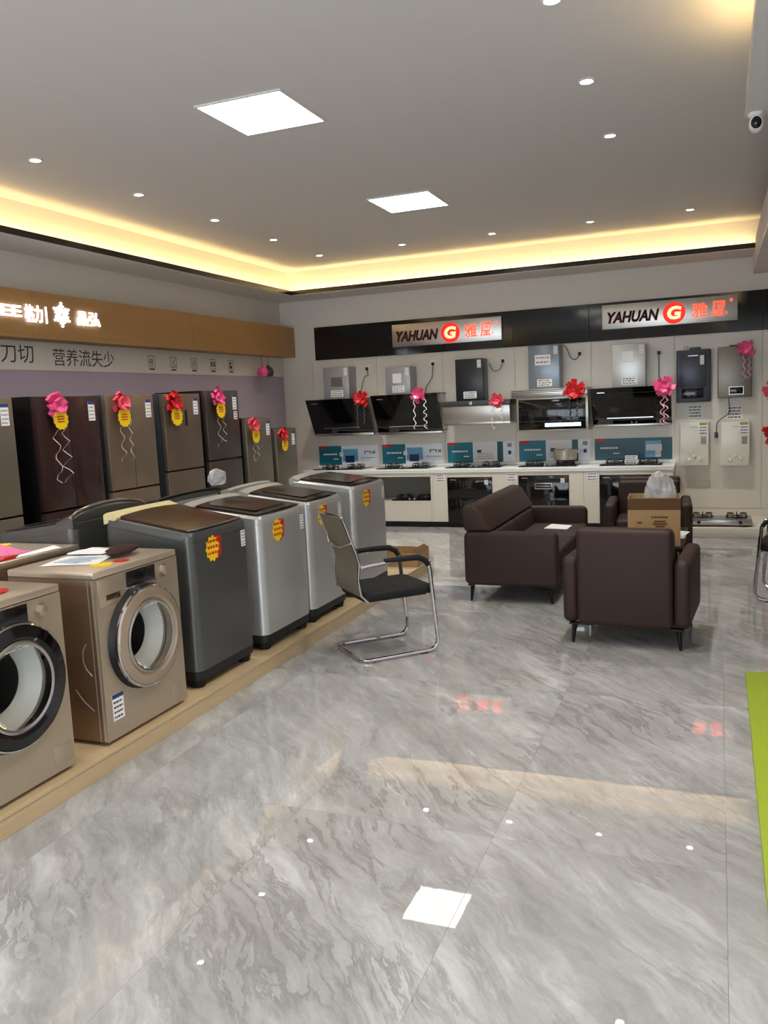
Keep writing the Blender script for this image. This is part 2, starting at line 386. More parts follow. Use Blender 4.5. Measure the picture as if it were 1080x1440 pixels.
# ================================================================== lamps
pl = thing('ceiling_panel_light', 'large square white LED panel light nearest the camera in the ceiling', 'ceiling light', (-2.69, 4.935, ZC), 0, 'square LED ceiling panels')
def ring(w, h, t, z0, z1): return MB().box(-w,w,-h,-h+t,z0,z1).box(-w,w,h-t,h,z0,z1).box(-w,-w+t,-h+t,h-t,z0,z1).box(w-t,w,-h+t,h-t,z0,z1)
ring(.30,.315,.014,-.012,-.0005).build('frame', M['hwhite'], pl, smooth=0)
box('diffuser', M['lamp_white'], pl, -.286, .286, -.301, .301, -.008, -.001, 0)
for y, lb in ((7.665, 'smaller-looking square white LED panel light farther back in the ceiling'), (2.2, 'square LED panel light overhead, out of view'), (-.53, 'square LED panel light near the shop front, out of view')):
    c = copy_tree(pl); c.location = (-2.69, y, ZC); c['label'] = lb
sd = bpy.data.lights.new('downlight_beam', 'SPOT'); sd.energy = SPOT_W; sd.spot_size = math.radians(100); sd.spot_blend = .8; sd.shadow_soft_size = .035; sd.color = (1, .965, .91)
dl = thing('downlight', 'x', 'ceiling light', (0,0,ZC), 0, 'round recessed downlights')
MB().lathe([(.052,-.001),(.054,-.007),(.041,-.010),(.036,-.004),(.036,-.001)], n=24).build('rim', M['hwhite'], dl)
MB().lathe([(.0005,-.0035),(.035,-.0035),(.035,-.001),(.0005,-.001)], n=24).build('lens', M['spot_white'], dl)
so = bpy.data.objects.new('downlight_beam', sd); COL.objects.link(so); so.parent = dl; so.location = (0,0,-.03)
ordn = ['nearest', 'second', 'third', 'fourth', 'fifth']
DL = [(-4.58, 4.97+1.17*k, '%s downlight of the row along the left, counted from the camera' % ordn[k]) for k in range(4)]
DL += [(-4.59, 9.66, 'downlight in the far left corner of the ceiling')]
DL += [(x, 9.61, l) for x, l in ((-3.48, 'downlight next to the corner one in the row along the back wall'), (-2.39, 'middle downlight of the row along the back wall'), (-1.30, 'downlight second from the right in the row along the back wall'), (-.28, 'rightmost downlight of the row along the back wall'))]
DL += [(-.74, y, l) for y, l in ((6.57, 'right-hand downlight nearest the back wall, above the armchairs'), (5.40, 'right-hand downlight nearer the camera, above the armchairs'), (4.26, 'downlight at the top edge of the picture'))]
DL += [(-4.58, 3.80-1.17*k, '%s left-row downlight out of view above the washers' % ordn[k]) for k in range(3)] + [(-.74, 3.09-1.17*k, '%s right-row downlight out of view overhead' % ordn[k]) for k in range(3)]
for i, (x, y, l) in enumerate(DL):
    c = dl if i == 0 else copy_tree(dl); c.location = (x, y, ZC); c['label'] = l

# ================================================================== bows, ribbons
def curl(p, l, amp, n, seed, y=0):
    rd = random.Random(seed); ph = rd.uniform(0, 6)
    return [(p[0] + amp*math.sin(ph + n*1.7*t*2*PI/18)*(.5+.5*t/18) + rd.uniform(-.004,.004), p[1] - .012 - .012*abs(math.sin(t*.9)), p[2] - l*t/18) for t in range(19)]
def bow(label, loc, rz, col, size=.09, tails=(), tag_=False, group=None, tailmat='ribbon', tw=.012, seed=0):
    size *= 1.22
    t = thing('ribbon_bow', label, 'bow', loc, rz, group); rd = random.Random(seed + 11)
    for layer in range(2):
        n = 9 - 2*layer
        b = MB()
        for k in range(n):
            a = 2*PI*k/n + layer*.45 + rd.uniform(-.2,.2); ln = size*(1.0 - .35*layer)*rd.uniform(.7,1.15); c, s_ = math.cos(a), math.sin(a)
            pts = []
            for q in range(9):
                u = q/8; rr = ln*math.sin(u*PI/1.0)**.6 if 0 < u < 1 else .004
                rr = ln*(1-abs(2*u-1)**2); yy = -.032 - .03*layer - (.035 if u > .5 else .008)*math.sin(u*PI)
                pts.append((rr*c, yy, rr*s_))
            b.strip(pts, size*.5, (-s_+rd.uniform(-.3,.3), rd.uniform(-.5,.5), c))
        b.build('loops', M[col], t)
    MB().lathe([(.001,-.08),(size*.16,-.072),(size*.2,-.06),(size*.14,-.05)], ax='y', n=10).build('knot', M[col], t)
    if tag_:
        pg = []
        for k in range(24):
            a = 2*PI*k/24; r = size*(.80 if k % 2 else .70); pg.append((size*.05 + r*math.cos(a), -size*1.15 + r*math.sin(a)))
        g = MB().prism(pg, -.070, -.067, 'y').build('tag', M['yellow'], t, smooth=0)
        p = MB()
        for k in range(3): p.box(-size*.35, size*.4, -.0712, -.070, -size*(.95+.2*k), -size*(.88+.2*k))
        p.build('print', M['red'], g, smooth=0)['kind'] = 'stuff'
    for k, (dx, l, amp) in enumerate(tails):
        MB().strip(curl((dx, -.03, -size*.3), l, amp, 2.2 + .5*k, seed*7+k), tw, (1, .25, .1)).build('tail', M[tailmat], t)
    return t

# ================================================================== refrigerators along the left wall
def fridge(label, y0, y1, h, front, side, doors, display=None, d=.66, lab2=False, seed=1):
    w = y1-y0; t = thing('refrigerator', label, 'refrigerator', (-5.15-d/2, (y0+y1)/2, 0), PI/2, 'refrigerators along the left wall')
    yf = -d/2
    box('cabinet', M[side], t, -w/2, w/2, yf+.065, d/2, .03, h, .006)
    for sx in (-1,1):
        MB().cyl((sx*(w/2-.06), yf+.12, 0), (sx*(w/2-.06), yf+.12, .031), .022, n=12).build('foot', M['rubber'], t)
        MB().cyl((sx*(w/2-.06), d/2-.08, 0), (sx*(w/2-.06), d/2-.08, .031), .022, n=12).build('foot', M['rubber'], t)
    for (a, b, c, e) in doors:
        x0, x1 = -w/2+w*a, -w/2+w*b
        dr = MB().box(x0+.002, x1-.002, yf, yf+.058, c*h+.004, e*h-.003).build('door', M[front], t, .006)
        MB().box(x0+.01, x1-.01, yf+.05, yf+.066, c*h+.01, e*h-.01).build('gasket', M['black'], dr)
    # energy label at the upper right of the front
    card(t, w/2-.13, w/2-.05, h-.22, h-.05, yf-.0005, 'energy_label', 'paper', 'ink_lt', 5, 'inkblue', seed)
    if lab2: card(t, w/2-.12, w/2-.05, h-.33, h-.24, yf-.0005, 'price_card', 'paper', 'ink', 3, None, seed+3)
    if display: box('display', M['display'], t, *display, .002)
    return t
fridge('champagne refrigerator cut by the left picture edge', 4.36, 5.09, 1.866, 'fr_grey', 'fr_side_dk', [(0,1,.50,1),(0,1,.03,.495)], seed=2)
fridge('dark maroon double-door refrigerator with black side, pink bow on its left door', 5.33, 6.07, 1.872, 'fr_maroon', 'fr_side_dk', [(0,.5,.49,1),(.5,1,.49,1),(0,1,.26,.485),(0,1,.03,.255)], seed=3)
fridge('light bronze double-door refrigerator with two upper doors, next to the maroon one', 6.17, 6.87, 1.877, 'fr_champ', 'fr_side', [(0,.5,.53,1),(.5,1,.53,1),(0,1,.28,.525),(0,1,.03,.275)], seed=4)
fridge('bronze two-door refrigerator with a slim black display on its upper door', 7.03, 7.67, 1.882, 'fr_bronze', 'fr_side', [(0,1,.585,1),(0,1,.3,.58),(0,1,.03,.295)], display=(.03,.068,-.333,-.329,1.55,1.71), seed=5)
fridge('tallest dark steel refrigerator with pink bow and two labels', 7.78, 8.45, 1.914, 'fr_steel', 'fr_side_dk', [(0,1,.60,1),(0,1,.3,.595),(0,1,.03,.295)], lab2=True, seed=6)
fridge('shorter grey refrigerator, second from the back wall', 8.575, 9.18, 1.585, 'fr_grey', 'fr_side_dk', [(0,1,.46,1),(0,1,.03,.455)], seed=7)
fridge('smallest grey-green refrigerator, closest to the back wall', 9.28, 9.83, 1.43, 'fr_grey', 'fr_side_dk', [(0,1,.42,1),(0,1,.03,.415)], seed=8)
G = 'gift bows on refrigerators'; xf = -5.149
bow('hot pink bow with yellow tag and long streamers on the maroon refrigerator', (xf, 5.52, 1.80), PI/2, 'pinkbow', .09, ((-.04,.62,.05),(.06,.62,.06)), True, G, seed=1)
bow('pink and red bow with yellow tag on the light bronze double-door refrigerator', (xf, 6.33, 1.80), PI/2, 'rosebow', .095, ((-.02,.5,.04),(.10,.5,.03)), True, G, seed=2)
bow('deep red bow with yellow tag on the refrigerator with a display', (xf, 7.14, 1.79), PI/2, 'redbow', .1, (), True, G, seed=3)
bow('pink bow with yellow tag and curled streamers on the tallest refrigerator', (xf, 7.96, 1.83), PI/2, 'pinkbow', .095, ((-.02,.5,.05),(.08,.45,.05)), True, G, seed=4)
bow('coral bow with yellow tag on the second refrigerator from the back wall', (xf, 8.68, 1.50), PI/2, 'rosebow', .09, ((-.03,.4,.03),(.06,.38,.03)), True, G, seed=5)
bow('small red bow with yellow tag on the smallest refrigerator', (xf, 9.38, 1.345), PI/2, 'redbow', .085, (), True, G, seed=6)
# two small trinkets hung under the fascia
for (y, z, m, lb) in ((10.20, 2.19, 'pinkbow', 'small pink pouch hanging under the wooden fascia'), (10.36, 2.19, 'graph', 'small dark grey pouch hanging under the wooden fascia')):
    t = thing('hanging_pouch', lb, 'ornament', (-5.80, y, z), 0, 'pouches under the fascia')
    MB().lathe([(.001,-.065),(.06,-.06),(.078,0),(.06,.05),(.018,.08),(.02,.095),(.001,.096)], n=14).build('pouch', M[m], t)
    MB().tube([(0,0,.09),(.004,.004,.16),(0,0,.2205)], .003, 6).build('cord', M['cord'], t)

# ================================================================== display platform and washing machines
pf = thing('display_platform', 'low oak display platform carrying the washing machines', 'platform', (0,0,0))
PY = [-1.36, 1.07, 3.5, 5.93, 7.86]
for i in range(4):
    a, b = PY[i]+.0012, PY[i+1]-.0012
    box('front_board', M['oak'], pf, -2.70, -2.68, a, b, 0, .080, .0015, 1)
    for (x0, x1) in ((-3.39, -2.676), (-4.12, -3.393)): box('top_board', M['oak'], pf, x0, x1, a, b, .082, .10, .0015, 1)
box('back_board', M['oak'], pf, -4.12, -4.10, PY[0], PY[-1], 0, .08, .0015, 1)
box('end_board', M['oak'], pf, -4.10, -2.705, 7.83, 7.858, 0, .08, .0015, 1)
ZP = .1001

def holed_front(w, z0, z1, cz, r, y, n=48):
    b = MB(); vi = []; vo = []
    for k in range(n):
        a = 2*PI*k/n; c, s_ = math.cos(a), math.sin(a)
        t = min((w/2)/abs(c) if abs(c) > 1e-6 else 9, ((z1-cz)/s_ if s_ > 1e-6 else 9), ((z0-cz)/s_ if s_ < -1e-6 else 9))
        vi.append((r*c, y, cz+r*s_)); vo.append([c*t, y, cz+s_*t])
    for X, Z in ((-w/2,z0),(w/2,z0),(w/2,z1),(-w/2,z1)):
        k = min(range(n), key=lambda q: (vo[q][0]-X)**2 + (vo[q][2]-Z)**2); vo[k] = [X, y, Z]
    b.add(vi + vo, [(k, n+k, n+(k+1)%n, (k+1)%n) for k in range(n)])
    return b
SIDE_ARCS = [[(-.184,.507),(-.163,.474),(-.157,.421),(-.174,.38),(-.205,.35)], [(-.097,.274),(-.119,.243),(-.146,.214),(-.198,.176)]]
def front_loader(label, loc, rz, dark_ring, w=.65, d=.53, h=.855, cz=.47, r=.255, sticker=True):
    t = thing('front_load_washer', label, 'washing machine', loc, rz, 'front-loading washing machines'); yf = -d/2
    s = MB(); x0, x1 = -w/2, w/2
    s.box(x0, x0+.012, yf+.012, d/2, .02, h-.035).box(x1-.012, x1, yf+.012, d/2, .02, h-.035).box(x0+.012, x1-.012, d/2-.012, d/2, .02, h-.035).box(x0+.012, x1-.012, yf+.012, d/2-.012, .02, .03)
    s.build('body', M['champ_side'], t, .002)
    # embossed curve on the side panel
    for arc_ in SIDE_ARCS: MB().tube([(x0-.0005, y, z) for y, z in arc_], .0028, 6).build('side_bead', M['champ_lt'], t)
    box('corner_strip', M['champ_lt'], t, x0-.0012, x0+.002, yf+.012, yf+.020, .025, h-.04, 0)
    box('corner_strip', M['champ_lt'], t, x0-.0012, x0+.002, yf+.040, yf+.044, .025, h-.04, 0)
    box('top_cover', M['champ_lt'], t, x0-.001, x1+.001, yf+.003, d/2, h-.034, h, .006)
    f = holed_front(w-.004, .02, h-.036, cz, r*.72, yf); me = f.mesh(0, smooth=0); bm = bmesh.new(); bm.from_mesh(me)
    rr = bmesh.ops.extrude_face_region(bm, geom=bm.faces[:])
    for g in rr['geom']:
        if isinstance(g, bmesh.types.BMVert): g.co.y += .011
    bmesh.ops.recalc_face_normals(bm, faces=bm.faces); bm.to_mesh(me); bm.free(); me.materials.append(M['champ_front'])
    fp = link('front_panel', me, t)
    # bezel strip lines, display, knob, drawer
    dx0, dx1 = -.10, .125
    dp = box('display', M['display'], t, dx0, dx1, yf-.006, yf-.001, h-.117, h-.042, .002)
    box('display_frame', M['chrome'], dp, dx0-.006, dx1+.006, yf-.008, yf-.0005, h-.132, h-.118, .002)
    kb = MB().lathe([(.001,-.022),(.020,-.022),(.025,-.019),(.026,-.003),(.034,-.003),(.034,0)], ax='y', n=28).build('knob', M['champ'], t, loc=(.2, yf-.0005, h-.09))
    MB().lathe([(.027,-.0045),(.031,-.0045),(.031,-.003),(.027,-.003)], ax='y', n=28, closed=True).build('knob_ring', M['chrome'], kb)
    dw = box('detergent_drawer', M['champ_front'], t, -w/2+.02, dx0-.02, yf-.004, yf-.0005, h-.175, h-.045, .002)
    box('drawer_grip', M['lidbrown'], dw, -w/2+.07, dx0-.055, yf-.0055, yf-.0035, h-.15, h-.122, .002)
    # door
    dd = MB().lathe([(r*.70,-.012),(r*.72,-.05),(r*.80,-.064),(r*.97,-.054),(r*1.0,-.04),(r*.985,-.02)], ax='y', n=56).build('door', M['blackgloss' if dark_ring else 'champ'], t, loc=(0, yf, cz))
    MB().lathe([(r*.985,-.052),(r*1.012,-.048),(r*1.02,-.036),(r*1.0,-.03)], ax='y', n=56).build('door_rim', M['chrome'], dd)
    MB().lathe([(r*1.0,-.034),(r*1.02,-.02),(r*1.06,-.0015)], ax='y', n=56).build('door_seal', M['black'], dd)
    MB().lathe([(r*.66,-.056),(r*.70,-.061),(r*.735,-.056)], ax='y', n=56).build('inner_rim', M['steel'], dd)
    MB().lathe([(.001,.075),(r*.30,.066),(r*.48,.036),(r*.60,-.01),(r*.67,-.05)], ax='y', n=56).build('glass_bowl', M['glass'], dd)
    MB().lathe([(r*.715,.012),(r*.70,.022),(r*.64,.036),(r*.62,.046),(r*.57,.055),(r*.52,.082),(r*.51,.09)], ax='y', n=48).build('gasket', M['rubber_lt'], t, loc=(0, yf, cz))
    dm = MB().lathe([(r*.515,.091),(r*.80,.12),(r*.88,.18),(r*.88,.36),(r*.6,.385),(.001,.39)], ax='y', n=48).build('drum', M['drum'], t, loc=(0, yf, cz))
    for k in range(3):
        a = 2*PI*k/3 + .5; c, s_ = math.cos(a), math.sin(a)
        MB().hexa([(r*.87*c-.03*s_, .19, r*.87*s_+.03*c), (r*.87*c+.03*s_, .19, r*.87*s_-.03*c), (r*.87*c+.03*s_, .34, r*.87*s_-.03*c), (r*.87*c-.03*s_, .34, r*.87*s_+.03*c),
                   (r*.68*c-.012*s_, .2, r*.68*s_+.012*c), (r*.68*c+.012*s_, .2, r*.68*s_-.012*c), (r*.68*c+.012*s_, .32, r*.68*s_-.012*c), (r*.68*c-.012*s_, .32, r*.68*s_+.012*c)]).build('drum_paddle', M['drum'], dm, .006)
    MB().lathe([(.001,.36),(.10,.36),(.10,.38)], ax='y', n=24).build('drum_hub', M['graph'], dm)
    if sticker: card(t, -w/2+.05, -w/2+.13, .11, .24, yf-.0005, 'energy_label', 'paper', 'ink', 5, 'navy', 5)
    box('service_flap', M['champ_front'], t, w/2-.13, w/2-.02, yf-.002, yf-.0004, .05, .14, .001)
    for sx in (-1,1):
        for yy in (yf+.06, d/2-.06): MB().cyl((sx*(w/2-.07), yy, 0), (sx*(w/2-.07), yy, .021), .02, n=12).build('foot', M['rubber'], t)
    return t
XFL = -2.72 - .265
front_loader('champagne front-load washer with black glass door ring at the left picture edge', (XFL, 2.525, ZP), PI/2, True, cz=.49, r=.262, sticker=False)
front_loader('champagne front-load washer with silver door ring, papers and a dark cloth on top', (XFL, 3.395, ZP), PI/2, False)
front_loader('champagne front-load washer in the back row, pink packet on top', (-3.70, 3.46, ZP), -PI/2, True, sticker=False)

def burst(parent, x, z, y, s=.085, seed=0):
    pg = []
    for k in range(22):
        a = 2*PI*k/22; q = s*(.62 if k % 2 else .5); pg.append((x - s*.12 + q*math.cos(a)*.9, z + q*math.sin(a)))
    b = MB().prism([(x+s*.0,z+s*.55),(x+s*.6,z+s*.5),(x+s*.55,z-s*.35),(x+s*.1,z-s*.6)], y-.002, y, 'y').build('promo_sticker', M['red'], parent, smooth=0)
    MB().prism(pg, y-.0035, y-.002, 'y').build('yellow_burst', M['yellow'], b, smooth=0)
    rd = random.Random(seed); p = MB()
    for k in range(3):
        xx = x - s*.5
        while xx < x + s*.25:
            l = s*rd.uniform(.08,.2); p.box(xx, xx+l, y-.0042, y-.0035, z+s*(.28-.27*k), z+s*(.40-.27*k)); xx += l + s*.06
    p.build('print', M['red'], b, smooth=0)['kind'] = 'stuff'
def top_loader(label, loc, rz, w, body, lid, d=.60, zf=.87, zb=.97, sticker=True, console='silver', feetmat='basegrey', chrome=False, seed=1, cd=.13, dome=.014, edge=None):
    t = thing('top_load_washer', label, 'washing machine', loc, rz, 'top-loading washing machines'); yf = -d/2
    def zt(y): return zf + (zb-zf)*(y-yf)/d
    P = rrect(-w/2, w/2, yf, d/2, .055, 6); n = len(P)
    b = MB(); vs = [(x,y,.105) for x,y in P] + [(x,y,zt(y)-.055) for x,y in P]
    b.add(vs, [tuple(range(n-1,-1,-1)), tuple(range(n,2*n))] + [(i,(i+1)%n,n+(i+1)%n,n+i) for i in range(n)]); b.build('body', M[body], t)
    Q = rrect(-w/2+.004, w/2-.004, yf+.004, d/2-.004, .05, 6)
    b = MB(); vs = []; m = 3
    lv = ((1.0, -.0545), (1.0, -.018), (.965, -.002))
    for f, dz in lv: vs += [(x*f, y*f, zt(y*f)+dz) for x,y in Q]
    n = len(Q); fc = [tuple(range(n-1,-1,-1)), tuple(2*n+i for i in range(n))]
    for l in range(2): fc += [(l*n+i, l*n+(i+1)%n, (l+1)*n+(i+1)%n, (l+1)*n+i) for i in range(n)]
    b.add(vs, fc); b.build('top_cover', M['silver' if body != 'silver_dark' else 'silver_dark'], t)
    # bottom skirt and feet
    b = MB().prism(rrect(-w/2+.004, w/2-.004, yf+.004, d/2-.004, .05, 5), .052, .1045); b.build('base_skirt', M[feetmat], t)
    for sx in (-1,1):
        for yy in (yf+.06, d/2-.06): MB().cyl((sx*(w/2-.065), yy, 0), (sx*(w/2-.065), yy, .053), .036, .05, 16).build('foot', M['rubber'], t)
    # console at the rear with a domed top, lid in front of it
    cy0, cy1 = d/2-cd, d/2-.006; N = 14; pr = []
    zc0 = zt(cy0)
    for k in range(N+1):
        u = k/N; x = -w/2+.006+(w-.012)*u; pr.append((x, dome*math.sin(u*PI)**.6 if 0 < u < 1 else 0))
    vs = []
    for x, q in pr: vs += [(x,cy0,zt(cy0)-.004),(x,cy0,zt(cy0)+.006+q*.5),(x,cy1-.02,zt(cy1)+.018+q),(x,cy1,zt(cy1)+.006+q*.8),(x,cy1,zt(cy1)-.05)]
    fc = []
    for k in range(N): fc += [(5*k+i, 5*k+(i+1)%5, 5*k+5+(i+1)%5, 5*k+5+i) for i in range(5)]
    fc += [(0,1,2,3,4), tuple(5*N+i for i in (4,3,2,1,0))]
    co = MB().add(vs, fc).build('console', M[console], t)
    lx = w/2-.035; ly0, ly1 = yf+.022, cy0-.006
    lid_me = MB(); N = 12; vs = []
    for k in range(N+1):
        u = k/N*2-1; x = lx*u; q = .012*(1-u*u); yy = ly0 + .02*u*u
        vs += [(x,yy,zt(yy)+.001),(x,yy,zt(yy)+.010+q*.6),(x,ly1,zt(ly1)+.014+q),(x,ly1,zt(ly1)+.001)]
    fc = []
    for k in range(N): fc += [(4*k+i, 4*k+(i+1)%4, 4*k+4+(i+1)%4, 4*k+4+i) for i in range(4)]
    fc += [(0,1,2,3), tuple(4*N+i for i in (3,2,1,0))]
    lo = lid_me.add(vs, fc).build('lid', M[lid], t)
    if not chrome:
        wn_ = MB().prism(rrect(-lx+.07, lx-.07, ly0+.07, ly1-.05, .03, 4), 0, .0015); 
        wn_.v = [(x, y, zt(y)+.0155+z+.010*(1-(x/lx)**2)) for x,y,z in wn_.v]; wn_.build('lid_window', M['lidwin'], lo)
    if chrome: MB().tube([(lx*u, ly0-.004+.02*u*u, zt(ly0)+.010) for u in [k/6-1 for k in range(13)]], .006, 6).build('lid_trim', M['chrome'], lo)
    if edge: MB().tube([(x, cy1-.012, zt(cy1)+.018+q) for x, q in pr], .010, 6).build('console_edge', M[edge], co)
    if sticker:
        burst(t, -w/2+w*.36, zf-.115, yf-.0005, .13, seed); card(t, w/2-.10, w/2-.055, zf-.16, zf-.06, yf-.0005, 'energy_label', 'paper', 'ink_lt', 5, None, seed)
        bs = MB()
        for zz in (.62, .60): bs.box(-w/2-.001, -w/2+.001, yf+.12, yf+.16, zz-.14, zz-.13)
        bs.build('vent_slot', M['black'], t, smooth=0)
    return t
xt = -2.74 - .30
top_loader('dark grey top-load washer with a brown glass lid, beside the champagne front-load washers', (xt, 4.20, ZP), PI/2, .63, 'silver_dark', 'lidbrown', zf=.905, zb=1.005, chrome=True, console='yellowed', seed=1, cd=.10, dome=.004)
top_loader('silver top-load washer with black skirt, right after the dark grey one', (xt, 4.985, ZP), PI/2, .655, 'silver', 'lidglass', zf=.89, zb=.96, seed=2, cd=.09)
top_loader('silver top-load washer directly behind the office chair', (xt, 5.66, ZP), PI/2, .60, 'silver', 'lidglass', zf=.895, zb=.97, seed=3, cd=.09)
top_loader('silver top-load washer farthest from the camera at the platform end', (xt, 6.53, ZP), PI/2, .70, 'silver', 'lidglass', zf=.92, zb=.99, seed=4, cd=.09)
top_loader('dark grey top-load washer in the back row, seen from behind its domed console', (-3.79, 4.16, ZP), -PI/2, .70, 'silver_dark', 'lidglass', zf=.90, zb=.985, sticker=False, console='silver_dark', seed=5, dome=.06, edge='chrome')
top_loader('grey back-row top-load washer with black console edge and plastic bag on it', (-3.79, 5.03, ZP), -PI/2, .74, 'silver', 'lidglass', zf=.90, zb=.985, sticker=False, console='silver_dark', seed=6, edge='black')
top_loader('silver top-load washer in the back row, console bare, nearest the small refrigerators', (-3.79, 5.85, ZP), -PI/2, .66, 'silver', 'lidglass', zf=.90, zb=.965, sticker=False, seed=7)
# things lying on the washers
def sheet(name, label, cat, pts, z, m, th=.0015, wave=.004, group=None, n=8, seed=1):
    """thin limp sheet over the quad pts (ccw), real thickness"""
    rd = random.Random(seed); P = [Vector((x,y,0)) for x,y in pts]; c = sum(P, Vector())/4; top = []; vs = []; fs = []
    for i in range(n+1):
        for j in range(n+1):
            u, v = i/n, j/n; q = (P[0]*(1-u)+P[1]*u)*(1-v) + (P[3]*(1-u)+P[2]*u)*v - c
            vs.append((q.x, q.y, th + wave*abs(math.sin(3*u+seed)+math.sin(4*v+2*u))*.5 + rd.uniform(0, wave*.25)))
    k = (n+1)**2; vs += [(x,y,z_-th) for x,y,z_ in vs]
    for i in range(n):
        for j in range(n):
            a = i*(n+1)+j; f = (a, a+n+1, a+n+2, a+1); fs.append(f); fs.append(tuple(k+q for q in reversed(f)))
    ed = [j for j in range(n+1)] + [i*(n+1)+n for i in range(1,n+1)] + [n*(n+1)+j for j in range(n-1,-1,-1)] + [i*(n+1) for i in range(n-1,0,-1)]
    for a, b in zip(ed, ed[1:]+ed[:1]): fs.append((a, b, k+b, k+a))
    o = MB().add(vs, fs).build(name, m, None); o.location = (c.x, c.y, z+.0005); return tag(o, label, cat, group)
ZT = ZP + .855
p1 = sheet('leaflet', 'printed white leaflet lying flat on the front-load washer with silver door ring', 'paper', [(-3.13,3.16),(-2.86,3.26),(-2.95,3.52),(-3.20,3.42)], ZT, M['paper'], wave=.003)
for k in range(6): box('print_line', M['sky_print'], p1, -.09+.005*k, .07+.01*(k%3), -.09+.03*k, -.082+.03*k, .006, .0066, 0)
sheet('envelope', 'white folded sheet beside the dark cloth on the front-load washer', 'paper', [(-3.21,3.44),(-3.0,3.47),(-2.99,3.56),(-3.20,3.62)], ZT+.009, M['paper'], th=.004, wave=.006, seed=3)
def crumple(name, label, cat, loc, size, m, seed, group=None, sub=3):
    bm = bmesh.new(); bmesh.ops.create_icosphere(bm, subdivisions=sub+1, radius=1); rd = random.Random(seed)
    ws = [(Vector((rd.uniform(-1,1),rd.uniform(-1,1),rd.uniform(-1,1)))*rd.uniform(2,6), rd.uniform(0,6)) for _ in range(14)]
    for v in bm.verts:
        f = 1.12 - sum(abs(math.sin(w.dot(v.co)+p))*.055 for w, p in ws)/1.6 + .12*math.sin(ws[0][0].dot(v.co)) + rd.uniform(-.012,.012); v.co *= f
        v.co = Vector((v.co.x*size[0], v.co.y*size[1], max(-.55, v.co.z)*size[2]))
    zmin = min(v.co.z for v in bm.verts)
    for v in bm.verts: v.co.z -= zmin
    me = bpy.data.meshes.new(name); bm.to_mesh(me); bm.free(); me.materials.append(m)
    o = link(name, me, None, loc); return tag(o, label, cat, group)
crumple('cloth', 'dark brown mottled cloth crumpled on the front-load washer with silver door ring', 'cloth', (-2.90, 3.52, ZT+.012), (.075,.13,.03), M['fabric_dk'], 4)
def flat_burst(label, loc, m, s):
    pg = [(s*(.6 if k%2 else .5)*math.cos(2*PI*k/22), s*(.6 if k%2 else .5)*math.sin(2*PI*k/22)) for k in range(22)]
    o = MB().prism(pg, 0, .002).build('price_burst', m, None, smooth=0); o.location = loc; return tag(o, label, 'tag')
flat_burst('yellow starburst price tag on the front-load washer with silver door ring', (-2.83, 3.26, ZT+.0006), M['yellow'], .10)
flat_burst('red price tag beside the yellow starburst on the front-load washer', (-2.80, 3.37, ZT+.0006), M['red'], .07)
crumple('ribbon_scrap', 'red ribbon scrap on the front-load washer with black door ring', 'ribbon', (-2.86, 2.60, ZT+.0005), (.05,.10,.012), M['red'], 8)
pk = sheet('packet', 'pink plastic packet lying on the back-row front-load washer', 'packet', [(-3.92,3.30),(-3.60,3.20),(-3.52,3.50),(-3.86,3.62)], ZT, M['pkgpink'], th=.006, wave=.012, seed=5)
sheet('leaflet', 'white leaflet under the pink packet corner on the back-row front-load washer', 'paper', [(-3.52,3.38),(-3.46,3.34),(-3.45,3.66),(-3.56,3.72)], ZT, M['paper'], seed=6)
crumple('ribbon_scrap', 'crimson ribbon strip beside the pink packet on the back-row washer', 'ribbon', (-3.49, 3.30, ZT+.0005), (.03,.10,.014), M['red'], 9)
flat_burst('small yellow tag on the back-row front-load washer', (-3.93, 3.70, ZT+.0006), M['yellow'], .09)
crumple('plastic_bag', 'crumpled clear plastic bag perched on the console of a back-row washer', 'bag', (-3.50, 5.36, 1.133), (.06,.12,.085), M['plastic'], 12)
# shallow open carton at the far end of the platform
def open_carton(name, label, loc, w, d, h, m='card', flaps=True, rz=0):
    t = thing(name, label, 'box', loc, rz); k = .006
    MB().box(-w/2,w/2,-d/2,-d/2+k,0,h).box(-w/2,w/2,d/2-k,d/2,0,h).box(-w/2,-w/2+k,-d/2+k,d/2-k,0,h).box(w/2-k,w/2,-d/2+k,d/2-k,0,h).box(-w/2+k,w/2-k,-d/2+k,d/2-k,0,k).build('box_body', M[m], t, smooth=0)
    if flaps:
        for s in (-1,1):
            MB().hexa([(s*w/2-.003,-d/2,h),(s*w/2+.003,-d/2,h),(s*w/2+.003,d/2,h),(s*w/2-.003,d/2,h)] + [(s*(w/2-.05)-.003,-d/2,h+.03),(s*(w/2-.05)+.003,-d/2,h+.03),(s*(w/2-.05)+.003,d/2,h+.03),(s*(w/2-.05)-.003,d/2,h+.03)]).build('flap', M['card_dk'], t, smooth=0)
    return t
sc = open_carton('cardboard_box', 'shallow open brown cardboard box on the far end of the platform', (-3.02, 7.66, ZP), .66, .36, .14)
MB().box(-.30,.30,-.10,-.06,.1,.13).build('inner_flap', M['card_dk'], sc, smooth=0)

